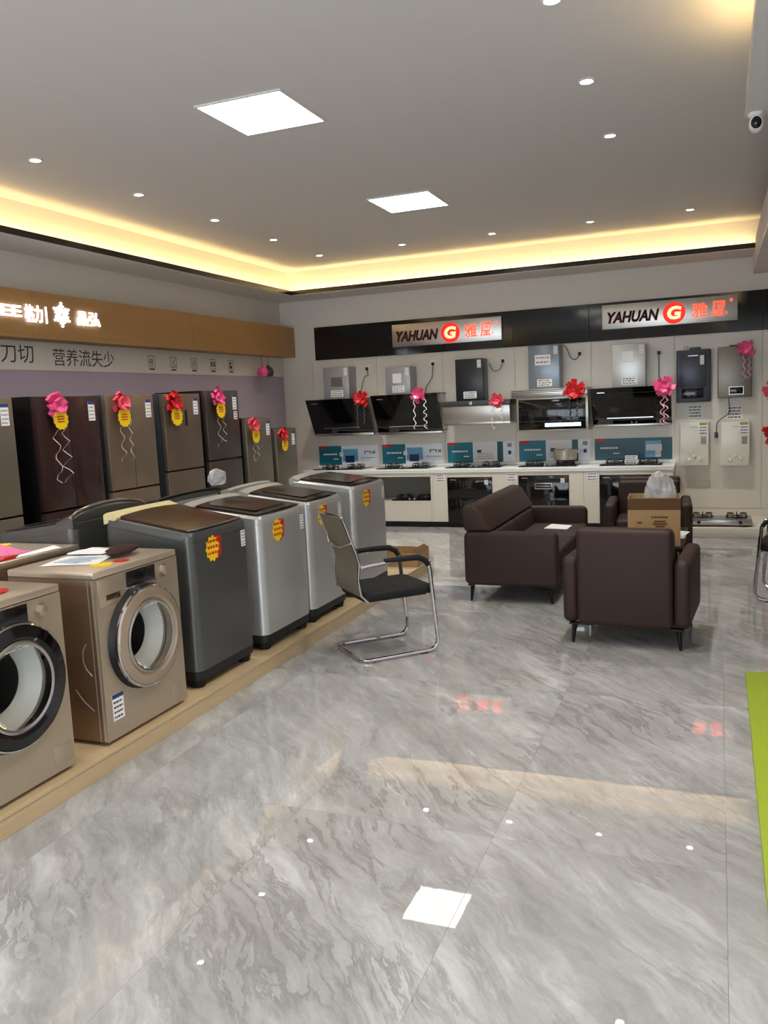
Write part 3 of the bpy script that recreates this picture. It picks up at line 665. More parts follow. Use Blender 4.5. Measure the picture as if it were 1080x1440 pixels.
# ================================================================== chrome cantilever chair
def arc(c, r, a0, a1, u, v, n=6):
    c, u, v = Vector(c), Vector(u), Vector(v)
    return [c + r*(math.cos(a0+(a1-a0)*k/n)*u + math.sin(a0+(a1-a0)*k/n)*v) for k in range(n+1)]
def office_chair(label, loc, rz):
    t = thing('office_chair', label, 'chair', loc, rz, 'chrome cantilever chairs'); W = .235; r = .0145
    X, Y, Z = Vector((1,0,0)), Vector((0,1,0)), Vector((0,0,1))
    def side(s):
        w = s*W; P = []
        P += [Vector((w,-.20,r))]
        P += [Vector((w,.22,r))] + arc((w,.22,r+.07), .07, -PI/2, -.08, Y, Z)
        P += [Vector((w,.245,.58))] + arc((w,.155,.575), .09, 0, PI/2, Y, Z)
        P += [Vector((w,-.20,.645)), Vector((w,-.245,.64))]
        return P
    left = side(-1); right = side(1)
    rear = [Vector((-W,-.20,r))] + arc((-W+.07,-.20,r), .07, PI, 1.5*PI, X, Y)[1:] + arc((W-.07,-.20,r), .07, 1.5*PI, 2*PI, X, Y)
    MB().tube(list(reversed(left))[:-1] + rear + right[1:], r, 10).build('frame', M['chrome'], t)
    for s in (-1,1):
        MB().tube([(s*W,.238,.60),(s*W,.215,.635),(s*W,.165,.66),(s*W,.05,.664),(s*W,-.08,.662)], [.017,.02,.021,.02,.018], 10).build('armrest', M['seatblack'], t)
        box('glide', M['rubber'], t, s*W-.014, s*W+.014, .15, .21, 0, .006, .001)
        MB().tube([(s*W,.243,.40),(s*(W-.03),.22,.405)], .009, 8).build('bracket', M['chrome'], t)
    MB().prism(rrect(-.228,.228,-.23,.28,.06,5), .395, .465).build('seat', M['seatblack'], t, .025, 3)
    # back: S-curved mesh in a chrome hoop
    pr = [(-.20,.40),(-.245,.45),(-.262,.55),(-.25,.66),(-.275,.75),(-.315,.86),(-.35,.96)]
    vs = []; fs = []
    for y, z in pr: vs += [(-.205,y,z),(.205,y,z),(.205,y-.006,z),(-.205,y-.006,z)]
    for i in range(len(pr)-1): fs += [(4*i+k, 4*i+(k+1)%4, 4*i+4+(k+1)%4, 4*i+4+k) for k in range(4)]
    fs += [(3,2,1,0), tuple(4*(len(pr)-1)+k for k in range(4))]
    MB().add(vs, fs).build('back_mesh', M['mesh_taupe'], t)
    hoop = [(-.212,y,z) for y, z in pr] + [(-.19,-.355,.975),(.19,-.355,.975)] + [(.212,y,z) for y, z in reversed(pr)]
    MB().tube(hoop, .010, 8).build('back_frame', M['chrome'], t)
    MB().tube([(-.212,-.30,.80),(-.1,-.335,.765),(.1,-.335,.765),(.212,-.30,.80)], .008, 8).build('lumbar_bar', M['chrome'], t)
    return t
office_chair('office chair with chrome cantilever frame and taupe mesh back, beside the washer platform', (-2.13, 5.20, 0), math.radians(-44))
office_chair('black-seated cantilever chair at the right picture edge', (.60, 7.25, 0), math.radians(80))

# ================================================================== sofa group
def cushion(name, parent, x0, x1, y0, y1, z0, z1, r=.04, m='leather', seg=4): return MB().box(x0,x1,y0,y1,z0,z1).build(name, M[m], parent, r, seg)
def sleg(t, x, y, z1):
    s = 1 if x > 0 else -1; q = 1 if y > 0 else -1
    o = MB().cyl((x,y,0), (x-s*.012,y-q*.012,z1-.01), .009, .019, 12).build('leg', M['leglow'], t)
    box('mount_plate', M['leglow'], o, min(x-s*.13,x+s*.02), max(x-s*.13,x+s*.02), y-.022, y+.022, z1-.012, z1-.0005, .002)
def couch(name, label, cat, loc, rz, w, d, h, seats, arm=.10, lz=.145, group='brown leather seats', bolster=False):
    """faces -Y, back at +Y"""
    t = thing(name, label, cat, loc, rz, group); ah = .60; yb = d/2
    cushion('base', t, -w/2+arm, w/2-arm, -d/2+.02, yb-.13, lz, .30, .02)
    for s in (-1,1):
        P = rrect(-d/2, yb-.02, lz, ah, .055, 5)
        MB().prism(P, min(s*w/2, s*(w/2-arm)), max(s*w/2, s*(w/2-arm)), 'x').build('armrest', M['leather'], t, .035, 4)
    a = w/2-arm-.003
    if bolster:
        MB().prism([(yb-.03,ah+.002),(yb-.005,h-.03),(yb-.03,h),(yb-.10,h),(yb-.15,h-.03),(yb-.26,ah+.002)], -w/2+.005, w/2-.005, 'x').build('head_bolster', M['leather'], t, .022, 4)
    bh = ah if bolster else h
    bk = MB().hexa([(-a,yb-.125,lz),(a,yb-.125,lz),(a,yb+.005,lz),(-a,yb+.005,lz),(-a,yb-.12,bh),(a,yb-.12,bh),(a,yb+(.03 if not bolster else -.01),bh),(-a,yb+(.03 if not bolster else -.01),bh)]).build('backrest', M['leather'], t, .035, 4)
    hq, bq = (ah+.02, .07) if bolster else (h, 0)
    for k in range(seats):
        x0 = -a + 2*a*k/seats; x1 = -a + 2*a*(k+1)/seats
        cushion('seat_cushion', t, x0+.002, x1-.002, -d/2-.01, yb-.16, .302, .44, .035)
        MB().hexa([(x0+.003,yb-.24-bq,.42),(x1-.003,yb-.24-bq,.42),(x1-.003,yb-.128,.42),(x0+.003,yb-.128,.42),(x0+.006,yb-.20-bq,hq-.035),(x1-.006,yb-.20-bq,hq-.035),(x1-.006,yb-.124,hq-.02),(x0+.006,yb-.124,hq-.02)]).build('back_cushion', M['leather'], t, .03, 4)
    for sx in (-1,1):
        for sy in (-1,1): sleg(t, sx*(w/2-.06), sy*(d/2-.06), lz)
    return t
couch('armchair', 'dark brown leather armchair with its back to the camera', 'armchair', (-.545, 5.935, 0), math.radians(180-4), .82, .76, .80, 1)
couch('armchair', 'dark brown leather armchair facing the camera behind the cardboard carton', 'armchair', (-.65, 8.80, 0), math.radians(3), .82, .76, .80, 1)
couch('sofa', 'dark brown leather two-seat sofa seen from its armrest end', 'sofa', (-1.585, 7.47, 0), math.radians(90), 1.72, .80, .81, 2, bolster=True)
ct = thing('coffee_table', 'low dark coffee table between the sofa and armchairs, mostly hidden', 'table', (-.58, 7.38, 0))
box('table_top', M['leglow'], ct, -.33, .33, -.55, .55, .425, .455, .004)
for sx in (-1,1):
    for sy in (-1,1): MB().cyl((sx*.28,sy*.48,0), (sx*.27,sy*.47,.4245), .014, .02, 12).build('leg', M['leglow'], ct)
cb = open_carton('cardboard_carton', 'tall brown cardboard carton on the coffee table behind the armchair', (-.48, 7.08, .4555), .40, .34, .385, flaps=False, rz=math.radians(3))
box('tape', M['card_dk'], cb, -.2005, .2005, -.1712, -.1702, .29, .383, 0)
for k, (a, b, z) in enumerate([(-.13,-.09,.18),(0,.09,.19),(-.01,.10,.17),(.01,.08,.15)] + [(-.02+.022*q,-.003+.022*q,.225) for q in range(6)]): box('print', M['card_dk'], cb, a, b, -.1712, -.1702, z, z+.014, 0)
crumple('plastic_bag', 'crumpled clear plastic bag spilling out of the tall carton', 'bag', (-.42, 7.10, .745), (.15,.125,.20), M['plastic'], 21)
sheet('leaflet', 'white leaflet lying on the coffee table right of the carton, upper one', 'paper', [(-.42,7.45),(-.26,7.40),(-.22,7.62),(-.38,7.70)], .4555, M['paper'], seed=2)
sheet('leaflet', 'white leaflet lying on the coffee table right of the carton, nearer one', 'paper', [(-.40,7.27),(-.26,7.26),(-.245,7.38),(-.40,7.38)], .4555, M['paper'], seed=4)
sheet('magazine', 'white magazine lying on the far sofa seat', 'magazine', [(-1.52,7.80),(-1.30,7.76),(-1.29,8.0),(-1.50,8.08)], .4405, M['paper'], th=.006, wave=.002, seed=7)
gs = thing('display_stand', 'lime green low display base with a white panel at the right picture edge', 'display stand', (0,0,0))
box('base', M['green'], gs, .155, 1.2, 1.2, 5.17, .0005, .03, .004)
MB().hexa([(.30,1.2,.031),(1.2,1.2,.031),(1.2,5.0,.031),(.30,5.0,.031),(.30,1.2,2.2),(1.2,1.2,2.2),(1.2,5.0,2.2),(.30,5.0,2.2)]).build('panel', M['lilac'], gs, .003)

# ================================================================== kitchen display on the back wall
CX = [-5.45, -4.49, -3.545, -2.46, -1.56, -.50]
cl = ['white base cabinet at the left end of the kitchen row, behind the washers', 'white base cabinet with an open niche above a drawer', 'white base cabinet around the first black built-in appliance', 'white base cabinet around the black appliance with a vent', 'white base cabinet at the right end of the kitchen row, behind the armchair']
NI = [None, (-4.19+.0, -3.575, .36, .685), (-3.338,-2.728,.07,.672), (-2.382,-1.74,.07,.686), (-1.363,-.75,.07,.682)]
for i in range(5):
    a, b = CX[i]+.001, CX[i+1]-.001; t = thing('kitchen_cabinet', cl[i], 'cabinet', ((a+b)/2, YC, 0), 0, 'white kitchen base cabinets'); c = (a+b)/2; a -= c; b -= c
    k = .018; yb = YB-YC-.0125
    s = MB().box(a,a+k,.02,yb,.075,.735).box(b-k,b,.02,yb,.075,.735).box(a+k,b-k,.02,yb,.075,.093).box(a+k,b-k,yb-.012,yb,.093,.735).box(a+k,b-k,.02,yb-.012,.719,.735)
    s.build('carcass', M['cabwhite'], t, smooth=0)
    box('toe_kick', M['black'], t, a, b, .05, .07, 0, .0745, 0)
    if NI[i]:
        n0, n1, z0, z1 = NI[i][0]-c, NI[i][1]-c, NI[i][2], NI[i][3]
        if i == 1: n0 = a + .03
        box('front_panel', M['cabwhite'], t, a, n0-.002, 0, .019, .08, .735, .001, 1)
        box('front_panel', M['cabwhite'], t, n1+.002, b, 0, .019, .08, .735, .001, 1)
        box('rail', M['cabwhite'], t, n0, n1, 0, .019, z1+.002, .735, .001, 1)
        if i == 1:
            box('shelf', M['cabwhite'], t, n0, n1, 0, yb-.02, .335, .355, .001, 1)
            box('drawer_front', M['cabwhite'], t, n0, n1, 0, .019, .08, .332, .002, 1)
            box('niche_back', M['niche_tile'], t, n0, n1, yb-.03, yb-.013, .356, .71, 0)
    else:
        for (u, v) in ((a, 0), (0, b)): box('door', M['cabwhite'], t, u+.001, v-.001, 0, .019, .08, .735, .002, 1)
    if i in (2,3,4):
        card(t, NI[i][0]-c-.15, NI[i][0]-c-.03, .61, .72, -.0005, 'price_card', 'paper', 'ink', 3, None, i)
wt = thing('worktop', 'long white glossy worktop with a deep front edge over the kitchen cabinets', 'worktop', (-2.975, YC, .736))
box('slab', M['worktop'], wt, -2.49, 2.49, -.012, YB-YC-.013, .018, .054, .004); box('front_edge', M['worktop'], wt, -2.49, 2.49, -.012, .012, 0, .0175, .001)
box('upstand', M['worktop'], wt, -2.49, 2.49, YB-YC-.03, YB-YC-.0125, .0545, .085, .002)
ZW = .7905
al = ['tall glossy black built-in sterilizer cabinet in the kitchen row, left of the sofa', 'black built-in appliance with a silver vent plate, behind the sofa', 'black built-in appliance half hidden by the far armchair']
for i in (2,3,4):
    x0, x1, z0, z1 = NI[i]; t = thing('built_in_appliance', al[i-2], 'appliance', ((x0+x1)/2, YC, .094), 0, 'black built-in appliances'); w = (x1-x0)/2 - .002
    box('body', M['black'], t, -w+.01, w-.01, .02, .42, 0, z1-.094-.012, .003)
    if i == 2:
        f = box('door', M['blackgloss'], t, -w, w, -.008, .018, .30, z1-.096, .003); box('door', M['blackgloss'], t, -w, w, -.008, .018, -.02, .296, .003)
    else: f = box('door', M['blackgloss'], t, -w, w, -.008, .018, -.02, z1-.096, .003)
    card(t, w-.10, w-.05, z1-.19, z1-.13, -.0085, 'label', 'paper', 'ink_lt', 3, None, 3)
    box('maker_plate', M['steel'], t, -w+.04, -w+.12, -.0095, -.0085, z1-.13, z1-.122, 0)
    if i == 3:
        v = box('vent_plate', M['steel'], t, -.11, .11, -.012, -.0085, z1-.27, z1-.19, .002); box('vent_slot', M['black'], v, -.10, .10, -.0128, -.0121, z1-.256, z1-.235, 0); box('vent_slot', M['basegrey'], v, -.10, .10, -.0128, -.0121, z1-.225, z1-.2, 0)

def hob(label, loc, w=.74, d=.42, top='blackgloss', steel=False, cardm=False, h=.0):
    t = thing('gas_hob', label, 'gas hob', loc, 0, 'two-burner gas hobs')
    if steel:
        box('body', M['steel'], t, -w/2, w/2, -d/2, d/2, .022, .085, .006); z = .0855
        for sx in (-1,1):
            for sy in (-1,1): MB().cyl((sx*(w/2-.06),sy*(d/2-.06),0),(sx*(w/2-.06),sy*(d/2-.06),.0225), .014, n=10).build('foot', M['rubber'], t)
            kb = MB().lathe([(.001,-.03),(.018,-.03),(.021,0)], ax='y', n=18).build('knob', M['black'], t, loc=(sx*.22, -d/2-.0005, .053))
    else:
        box('glass_top', M[top], t, -w/2, w/2, -d/2, d/2, .0005, .012, .003); z = .0125
        for sx in (-1,1): MB().cyl((sx*.035,-d/2+.06,z),(sx*.035,-d/2+.06,z+.022), .017, .015, 16).build('knob', M['steel'], t)
    for sx in (-1,1):
        c = (sx*w*.27, .02, z)
        b = MB().lathe([(.062,0),(.064,.012),(.05,.018),(.045,.03),(.02,.034),(.001,.034)], n=24).build('burner', M['burner'], t, loc=c)
        s = MB()
        for k in range(6):
            a = k*PI/3 + PI/6; ca, sa = math.cos(a), math.sin(a)
            s.tube([(.115*ca,.115*sa,0),(.115*ca,.115*sa,.042),(.10*ca,.10*sa,.048),(.04*ca,.04*sa,.046)], .006, 6)
        s.tube([(.115*math.cos(2*PI*k/24),.115*math.sin(2*PI*k/24),.012) for k in range(24)], .006, 6, True)
        s.build('pan_support', M['castiron'], t, loc=c)
    if cardm:
        pc = card(t, -.075, .075, z, z+.10, -.02, 'price_card', 'paper', 'ink', 4, None, 9)
    return t
hy = 10.83
for k, (x, lb) in enumerate(((-4.96,'leftmost gas hob on the white worktop'), (-3.99,'gas hob on the worktop above the open niche'), (-3.0,'gas hob on the worktop above the tall sterilizer cabinet'), (-2.02,'gas hob on the worktop with a steel pot on it'), (-1.0,'rightmost gas hob on the worktop with a white price card between its burners'))):
    hob(lb, (x, hy, ZW), cardm=(k == 4))
hob('gas hob displayed inside the open cabinet niche', (-3.88, 10.82, .3555), w=.56, d=.38)
box('display_plinth', M['panelwhite'], None, -.497, XR-.01, 10.05, YB-.021, .0005, .118, .003)
tag(bpy.data.objects['display_plinth'], 'low white plinth on the floor along the right of the back wall', 'plinth')
hob('steel tabletop gas stove on the low white plinth', (.02, 10.30, .1185), w=.68, d=.36, steel=True)
pt = thing('cooking_pot', 'aluminium cooking pot standing on the fourth hob', 'pot', (-1.82, 10.85, ZW+.0655))
MB().lathe([(.001,0),(.125,0),(.14,.012),(.148,.13),(.152,.133),(.148,.136),(.143,.13),(.135,.02),(.001,.012)], n=40).build('pot_body', M['alum'], pt)
for s in (-1,1): MB().tube([(s*.146,-.035,.105),(s*.19,-.028,.112),(s*.19,.028,.112),(s*.146,.035,.105)], .008, 8).build('handle', M['alum'], pt)
MB().lathe([(.001,.10),(.142,.10)], n=32).build('lining', M['potin'], pt)

# backsplash boards
for k in range(5):
    x0, x1 = PX[k+1]+.03, PX[k+2]-.03
    lb = ['first', 'second', 'third', 'fourth', 'fifth'][k]
    t = thing('backsplash_poster', '%s printed teal and white backsplash board from the left, behind the hobs' % lb, 'poster', ((x0+x1)/2, YB-.0135, .83), 0, 'printed boards above the worktop')
    w = (x1-x0)/2; H_ = .275; y = -.0045
    box('board', M['paleblue' if k < 4 else 'teal_dk'], t, -w, w, -.004, 0, 0, H_, 0)
    e = -w + 2*w*.385
    def fr(nm, m, a, b, c, d, lv=0): MB().box(a, b, -.0048-.0004*lv, -.004, c, d).build(nm, M[m], t, smooth=0)
    if k < 4: fr('teal_block', 'teal', -w, e, 0, H_)
    fr('red_tab', 'red', -w+.01, -w+.14, H_-.035, H_, 1)
    for q in range(6): fr('headline', 'paper', -w+.07+.038*q, -w+.10+.038*q, H_*.52, H_*.60, 1)
    fr('subline', 'paleblue', -w+.23, -w+.31, H_*.28, H_*.33, 1)
    if k < 2:
        fr('photo', 'sky_print', e+.02, e+.26, .05, H_-.05, 1); fr('photo', 'navy', e+.06, e+.20, .03, .13, 2); fr('cup', 'paper', e-.03, e+.03, .12, .18, 2)
        fr('icon', 'ink', e+.36, e+.46, .15, .19, 1); fr('icon', 'paleblue', e+.375, e+.445, .14, .18, 2); fr('icon', 'ink_lt', e+.48, e+.53, .15, .19, 1)
        fr('caption', 'ink_lt', e+.30, e+.52, .09, .10, 1)
    elif k < 4:
        fr('photo', 'paper', e+.03, e+.33, .04, H_-.03, 1); fr('icon', 'navy', e+.06, e+.12, .13, .17, 2); fr('panel', 'teal_dk', e+.34, e+.42, 0, H_, 1)
        for q in range(3): fr('caption', 'ink_lt', e+.06, e+.28, .05+.03*q, .058+.03*q, 2)
        fr('icon', 'inkblue', e+.49, e+.53, .10, .15, 1); fr('icon', 'ink_lt', e+.48, e+.54, .20, .25, 1)
    else:
        fr('photo', 'sky_print', e+.26, e+.45, .03, H_-.04, 1); fr('photo', 'paper', e+.27, e+.46, .11, .19, 2); fr('photo', 'paper', e+.38, e+.45, .03, .16, 3)

# range hoods
def hood_base(label, x0, x1): return thing('range_hood', label, 'range hood', ((x0+x1)/2, YB-.0125, 1.2), 0, 'range hoods on the back wall')
def chimney(t, c, x0, x1, z1, m, zb, d=.27, fancy=None):
    o = box('chimney', M[m], t, x0-c, x1-c, -d, -.0005, zb-1.2, z1-1.2, .003)
    w = x1-x0; y = -d-.0005
    card(o, x1-c-.07, x1-c-.02, z1-1.2-.12, z1-1.2-.02, y, 'energy_label', 'paper', 'ink_lt', 4, None, 2)
    if fancy == 'brown': MB().box(x0-c+w*.3, x0-c+w*.75, y-.002, y, z1-1.2-.27, z1-1.2-.14).build('label_plate', M['heater_tp'], o, smooth=0)
    if fancy == 'clear': MB().box(x0-c+w*.3, x0-c+w*.65, y-.003, y, z1-1.2-.22, z1-1.2-.09).build('label_plate', M['hwhite'], o, smooth=0)
    if fancy == 'white': card(o, x0-c+w*.22, x0-c+w*.72, z1-1.2-.25, z1-1.2-.12, y, 'label_plate', 'paper', 'ink_lt', 2, None, 4)
    card(o, x0-c+w*.28, x0-c+w*.76, zb-1.2+.03, zb-1.2+.12, y, 'price_card', 'paper', 'ink', 3, None, int(abs(x0)*10)); return o
def slanted(label, x0, x1, zt, zb, ch, fancy, inner=False, seed=0):
    c = (x0+x1)/2; t = hood_base(label, x0, x1); w = (x1-x0)/2; a, b = zt-1.2, zb-1.2
    side = [(-.01, a-.01), (-.445, a-.01), (-.19, b+.03), (-.01, b+.03)]
    MB().prism([(y, z) for y, z in side], -w+.012, w-.012, 'x').build('body', M['brushed'], t, .004)
    g = MB().prism([(-.46,a),(-.448,a),(-.192,b),(-.204,b)], -w, w, 'x').build('glass_panel', M['blackgloss'], t, .002)
    box('drip_tray', M['steel'], t, -w+.01, w-.01, -.22, -.01, b-.014, b+.018, .003)
    bar_ = MB().box(-w*.62, w*.55, 0, .004, 0, .012); z = b+.09; y = -.204-(.256)*(.09/(a-b))
    bar_.v = [(p, q+y-.006, r_+z) for p, q, r_ in bar_.v]; bar_.build('handle_strip', M['steel'], t)
    lg = MB().box(-w+.08, -w+.17, 0, .003, 0, .010); z = a-.06; y = -.46+.256*(.06/(a-b)); lg.v = [(p, q+y-.005, r_+z) for p, q, r_ in lg.v]; lg.build('maker_mark', M['steel'], t)
    if inner:
        for (u0, u1, f0, f1) in ((-w+.17, w-.10, .82, .835), (-w+.17, w-.10, .14, .15)):
            q = MB()
            for u in (u0, u1):
                for f in (f0, f1): pass
            yy = lambda f: -.462 + .256*f
            q.hexa([(u0,yy(f0)-.003,a-(a-b)*f0),(u1,yy(f0)-.003,a-(a-b)*f0),(u1,yy(f0)+.002,a-(a-b)*f0),(u0,yy(f0)+.002,a-(a-b)*f0),(u0,yy(f1)-.003,a-(a-b)*f1),(u1,yy(f1)-.003,a-(a-b)*f1),(u1,yy(f1)+.002,a-(a-b)*f1),(u0,yy(f1)+.002,a-(a-b)*f1)]).build('panel_trim', M['graph'], t)
    box('top_plate', M['graph'], t, -w+.01, w-.01, -.445, -.001, a-.009, a+.001, 0)
    chimney(t, c, *ch, zt+.0015, fancy=fancy); return t
slanted('slanted black glass range hood with grey chimney, leftmost', -5.39, -4.46, 1.775, 1.275, (-5.18,-4.79,2.22,'grey_chim'), 'brown')
slanted('slanted black glass range hood with light grey chimney, second from the left', -4.40, -3.455, 1.795, 1.265, (-4.24,-3.88,2.17,'grey_chim'), 'clear')
slanted('wide slanted black glass range hood with silver chimney, rightmost', -1.47, -.525, 1.745, 1.275, (-1.22,-.83,2.27,'silver'), 'clear', inner=True)
# third: flat hood with a pale visor
x0, x1 = -3.385, -2.475; c = (x0+x1)/2; w = (x1-x0)/2; t = hood_base('flat stainless range hood with dark grey chimney and pale visor, third from the left', x0, x1)
box('body', M['graph'], t, -w, w, -.45, -.001, .40, .468, .004)
MB().prism([(-.01,.398),(-.44,.398),(-.42,.19),(-.01,.15)], -w+.008, w-.008, 'x').build('visor', M['brushed'], t, .004)
box('visor_trim', M['steel'], t, -w+.004, w-.004, -.43, -.38, .155, .19, .003)
MB().lathe([(.001,-.012),(.022,-.012),(.026,0)], ax='y', n=20).build('knob', M['steel'], t, loc=(-.06,-.4505,.435))
chimney(t, c, -3.24, -2.87, 2.215, 'dark_chim', 1.6685)
# fourth: box hood with black window in a silver frame
x0, x1 = -2.40, -1.50; c = (x0+x1)/2; w = (x1-x0)/2; t = hood_base('upright range hood with ribbed steel top and silver-framed black window', x0, x1)
tp = MB().box(-w-.06, w, -.44, -.001, .47, .575).build('top_box', M['steel'], t, .004)
for k in range(4): box('rib', M['graph'], tp, -w-.05, w-.005, -.4425, -.4402, .486+.022*k, .494+.022*k, 0)
box('body', M['brushed'], t, -w, w, -.40, -.001, .04, .469, .004)
box('window', M['blackgloss'], t, -w+.025, w-.03, -.409, -.4005, .062, .445, .002)
box('panel_trim', M['graph'], t, -w+.025, w-.03, -.4105, -.4092, .165, .170, 0)
box('light_reflection', M['reflect_glow'], t, -.09, .36, -.4125, -.4092, .095, .142, .001)  # glowing plate stands in for light mirrored in the black window
chimney(t, c, -2.265, -1.87, 2.325, 'blue_chim', 1.776, fancy='white')

# sockets and cords
def socket(x, z, lb): 
    t = thing('wall_socket', lb, 'socket', (x, YB-.0125, z), 0, 'wall sockets'); box('plate', M['socket'], t, -.043, .043, -.009, -.0005, -.043, .043, .003)
    MB().box(-.02,.02,-.035,-.0095,-.03,.012).build('plug', M['cord'], t, .006)
    return t
def cord(t, pts): MB().tube(pts, .005, 6).build('cord', M['cord'], t)
def sm(pts, n=6):   # Catmull-Rom through the points
    P = [Vector(p) for p in pts]; P = [P[0]] + P + [P[-1]]; out = []
    for i in range(1, len(P)-2):
        for k in range(n):
            t = k/n; a, b, c, d = P[i-1:i+3]
            out.append(.5*((2*b)+(c-a)*t+(2*a-5*b+4*c-d)*t*t+(3*b-a-3*c+d)*t**3))
    return out + [P[-2]]
s = socket(-4.61, 2.19, 'white socket with black plug above the leftmost hood'); cord(s, sm([(0,-.03,-.03),(.02,-.045,-.10),(-.04,-.04,-.13),(-.10,-.03,-.30),(-.13,-.03,-.40)]))
s = socket(-3.63, 2.20, 'white socket with hanging black plug above the second hood'); cord(s, sm([(0,-.03,-.03),(-.01,-.04,-.18),(-.05,-.03,-.24),(-.11,-.03,-.32),(-.12,-.03,-.39)]))
s = socket(-2.655, 2.18, 'white socket right of the dark grey chimney'); cord(s, sm([(0,-.03,-.02),(-.04,-.05,-.12),(-.12,-.06,-.13),(-.18,-.06,-.03)]))
s = socket(-1.65, 2.21, 'white socket right of the blue-grey chimney'); cord(s, sm([(0,-.03,-.02),(-.05,-.05,-.08),(-.11,-.06,-.05),(-.16,-.08,.08),(-.20,-.1,.11)]))
s = socket(-.685, 2.16, 'white socket right of the silver chimney'); cord(s, sm([(0,-.03,-.02),(.0,-.03,-.2),(0,-.03,-.40)]))

# bows on hoods
GB = 'gift bows on range hoods'
bow('red bow on the leftmost hood', (-4.53, YB-.47, 1.76), 0, 'redbow', .10, ((-.05,.36,.01),(.05,.30,.01)), False, GB, 'graph', .012, seed=21)
bow('pink bow with white curly streamers on the second hood', (-3.70, YB-.475, 1.78), 0, 'pinkbow', .085, ((-.05,.42,.02),(.10,.42,.03)), False, GB, 'paper', .012, seed=22)
bow('pink bow on the flat stainless hood', (-2.63, YB-.475, 1.66), 0, 'rosebow', .085, ((-.06,.33,.02),(.06,.30,.015)), False, GB, 'ribbon', .008, seed=23)
bow('large red bow on the upright hood with ribbed top', (-1.66, YB-.47, 1.73), 0, 'redbow', .11, ((-.05,.33,.01),(.04,.28,.01)), False, GB, 'graph', .012, seed=24)
bow('pink bow with pink curly streamer on the rightmost hood', (-.60, YB-.475, 1.73), 0, 'pinkbow', .10, ((-.02,.42,.03),(.02,.45,.04)), False, GB, 'pinkpale', .014, seed=25)

# water heaters
def heater(label, x0, x1, z0, z1, m, kind, d=.15):
    c = (x0+x1)/2; w = (x1-x0)/2; h = z1-z0; t = thing('water_heater', label, 'water heater', (c, YB-.0125, z0), 0, 'gas water heaters on the back wall')
    box('case', M[m], t, -w, w, -d, -.0005, 0, h, .012, 3)
    if kind == 'dark':
        box('front_plate', M[m], t, -w+.04, w-.05, -d-.008, -d-.0003, .18, h-.05, .004); box('display', M['display'], t, -w+.06, w-.08, -d-.009, -d-.0003, .05, .17, .004)
        card(t, w-.12, w-.075, h-.18, h-.07, -d-.0085, 'energy_label', 'paper', 'ink_lt', 4); box('flue_collar', M['graph'], t, -.05, .08, -.11, -.02, h, h+.03, .004)
        for s in (-1,1): MB().cyl((-.10+.02*s,-.05,h-.001),(-.10+.02*s,-.05,h+.05), .006, n=8).build('bolt', M['hwhite'], t)
        box('maker_plate', M['steel'], t, -.06, .05, -d-.0095, -d-.0082, h-.075, h-.068, 0)
    if kind == 'taupe':
        dp = box('display', M['display'], t, -.055, .095, -d-.006, -d-.0003, .045, .125, .003); ring_ = MB().box(-.062,.102,-d-.004,-d-.0002,.038,.132).build('display_frame', M['steel'], dp, smooth=0)
        for s in (-1,1): MB().cyl((s*.14,-.07,-.03),(s*.14,-.07,.0005), .014, n=12).build('pipe_stub', M['steel'], t)
        box('flue_collar', M['graph'], t, -.06, .07, -.11, -.02, h, h+.02, .004)
        cord(t, sm([(-.06,-.10,.001),(-.06,-.06,-.06),(-.05,-.04,-.17),(-.13,-.035,-.24),(-.19,-.03,-.30),(-.20,-.03,-.42)])); MB().box(-.22,-.18,-.05,-.01,-.48,-.41).build('plug', M['graph'], t, .006)
    if kind == 'white':
        for sx, zz, rr in ((-.055,.075,.024),(.065,.085,.024),(0,.12,.02)):
            MB().lathe([(.001,-.022),(rr*.7,-.022),(rr,0)], ax='y', n=18).build('knob', M['hwhite'], t, loc=(sx, -d-.0003, zz))
        card(t, w-.11, w-.02, h-.16, h-.01, -d-.0005, 'energy_label', 'paper', 'ink', 4, 'greenlabel', 6); MB().box(w-.09,w-.03,-d-.002,-d-.0003,h-.27,h-.18).build('badge', M['heater_tp'], t, smooth=0)
        MB().box(-.04,.04,-d-.0015,-d-.0003,h-.062,h-.056).build('maker_mark', M['ink_lt'], t, smooth=0)
        box('gas_inlet', M['steel'], t, -.05, .0, -.08, -.04, -.012, .0, .002)
    return t
heater('dark grey gas water heater with black display, top row', -.475, -.085, 1.525, 2.155, 'heater_dk', 'dark')
heater('taupe gas water heater with a pink bow, top row', -.008, .368, 1.56, 2.165, 'heater_tp', 'taupe')
heater('white gas water heater below the dark grey one', -.437, -.102, .752, 1.285, 'white_enamel', 'white')
heater('white gas water heater below the taupe one', .03, .355, .745, 1.275, 'white_enamel', 'white')
heater('white gas water heater cut by the right picture edge', .60, .93, .75, 1.28, 'white_enamel', 'white')
heater('white gas water heater with pink bow at the upper right picture edge', .60, .95, 1.45, 2.0, 'white_enamel', 'white')
bow('pink bow on the taupe water heater', (.30, YB-.165, 2.14), 0, 'pinkbow', .085, ((-.02,.35,.02),(.04,.33,.02)), False, 'gift bows on water heaters', 'pinkpale', .010, seed=31)
bow('pink bow at the upper right picture edge', (.62, YB-.165, 1.62), 0, 'rosebow', .11, ((-.02,.3,.02),(.04,.33,.02)), False, 'gift bows on water heaters', 'pinkpale', .02, seed=32)
bow('red bow at the right picture edge above the lower white heater', (.60, YB-.165, 1.12), 0, 'redbow', .10, ((-.02,.3,.02),), False, 'gift bows on water heaters', 'pinkpale', .02, seed=33)
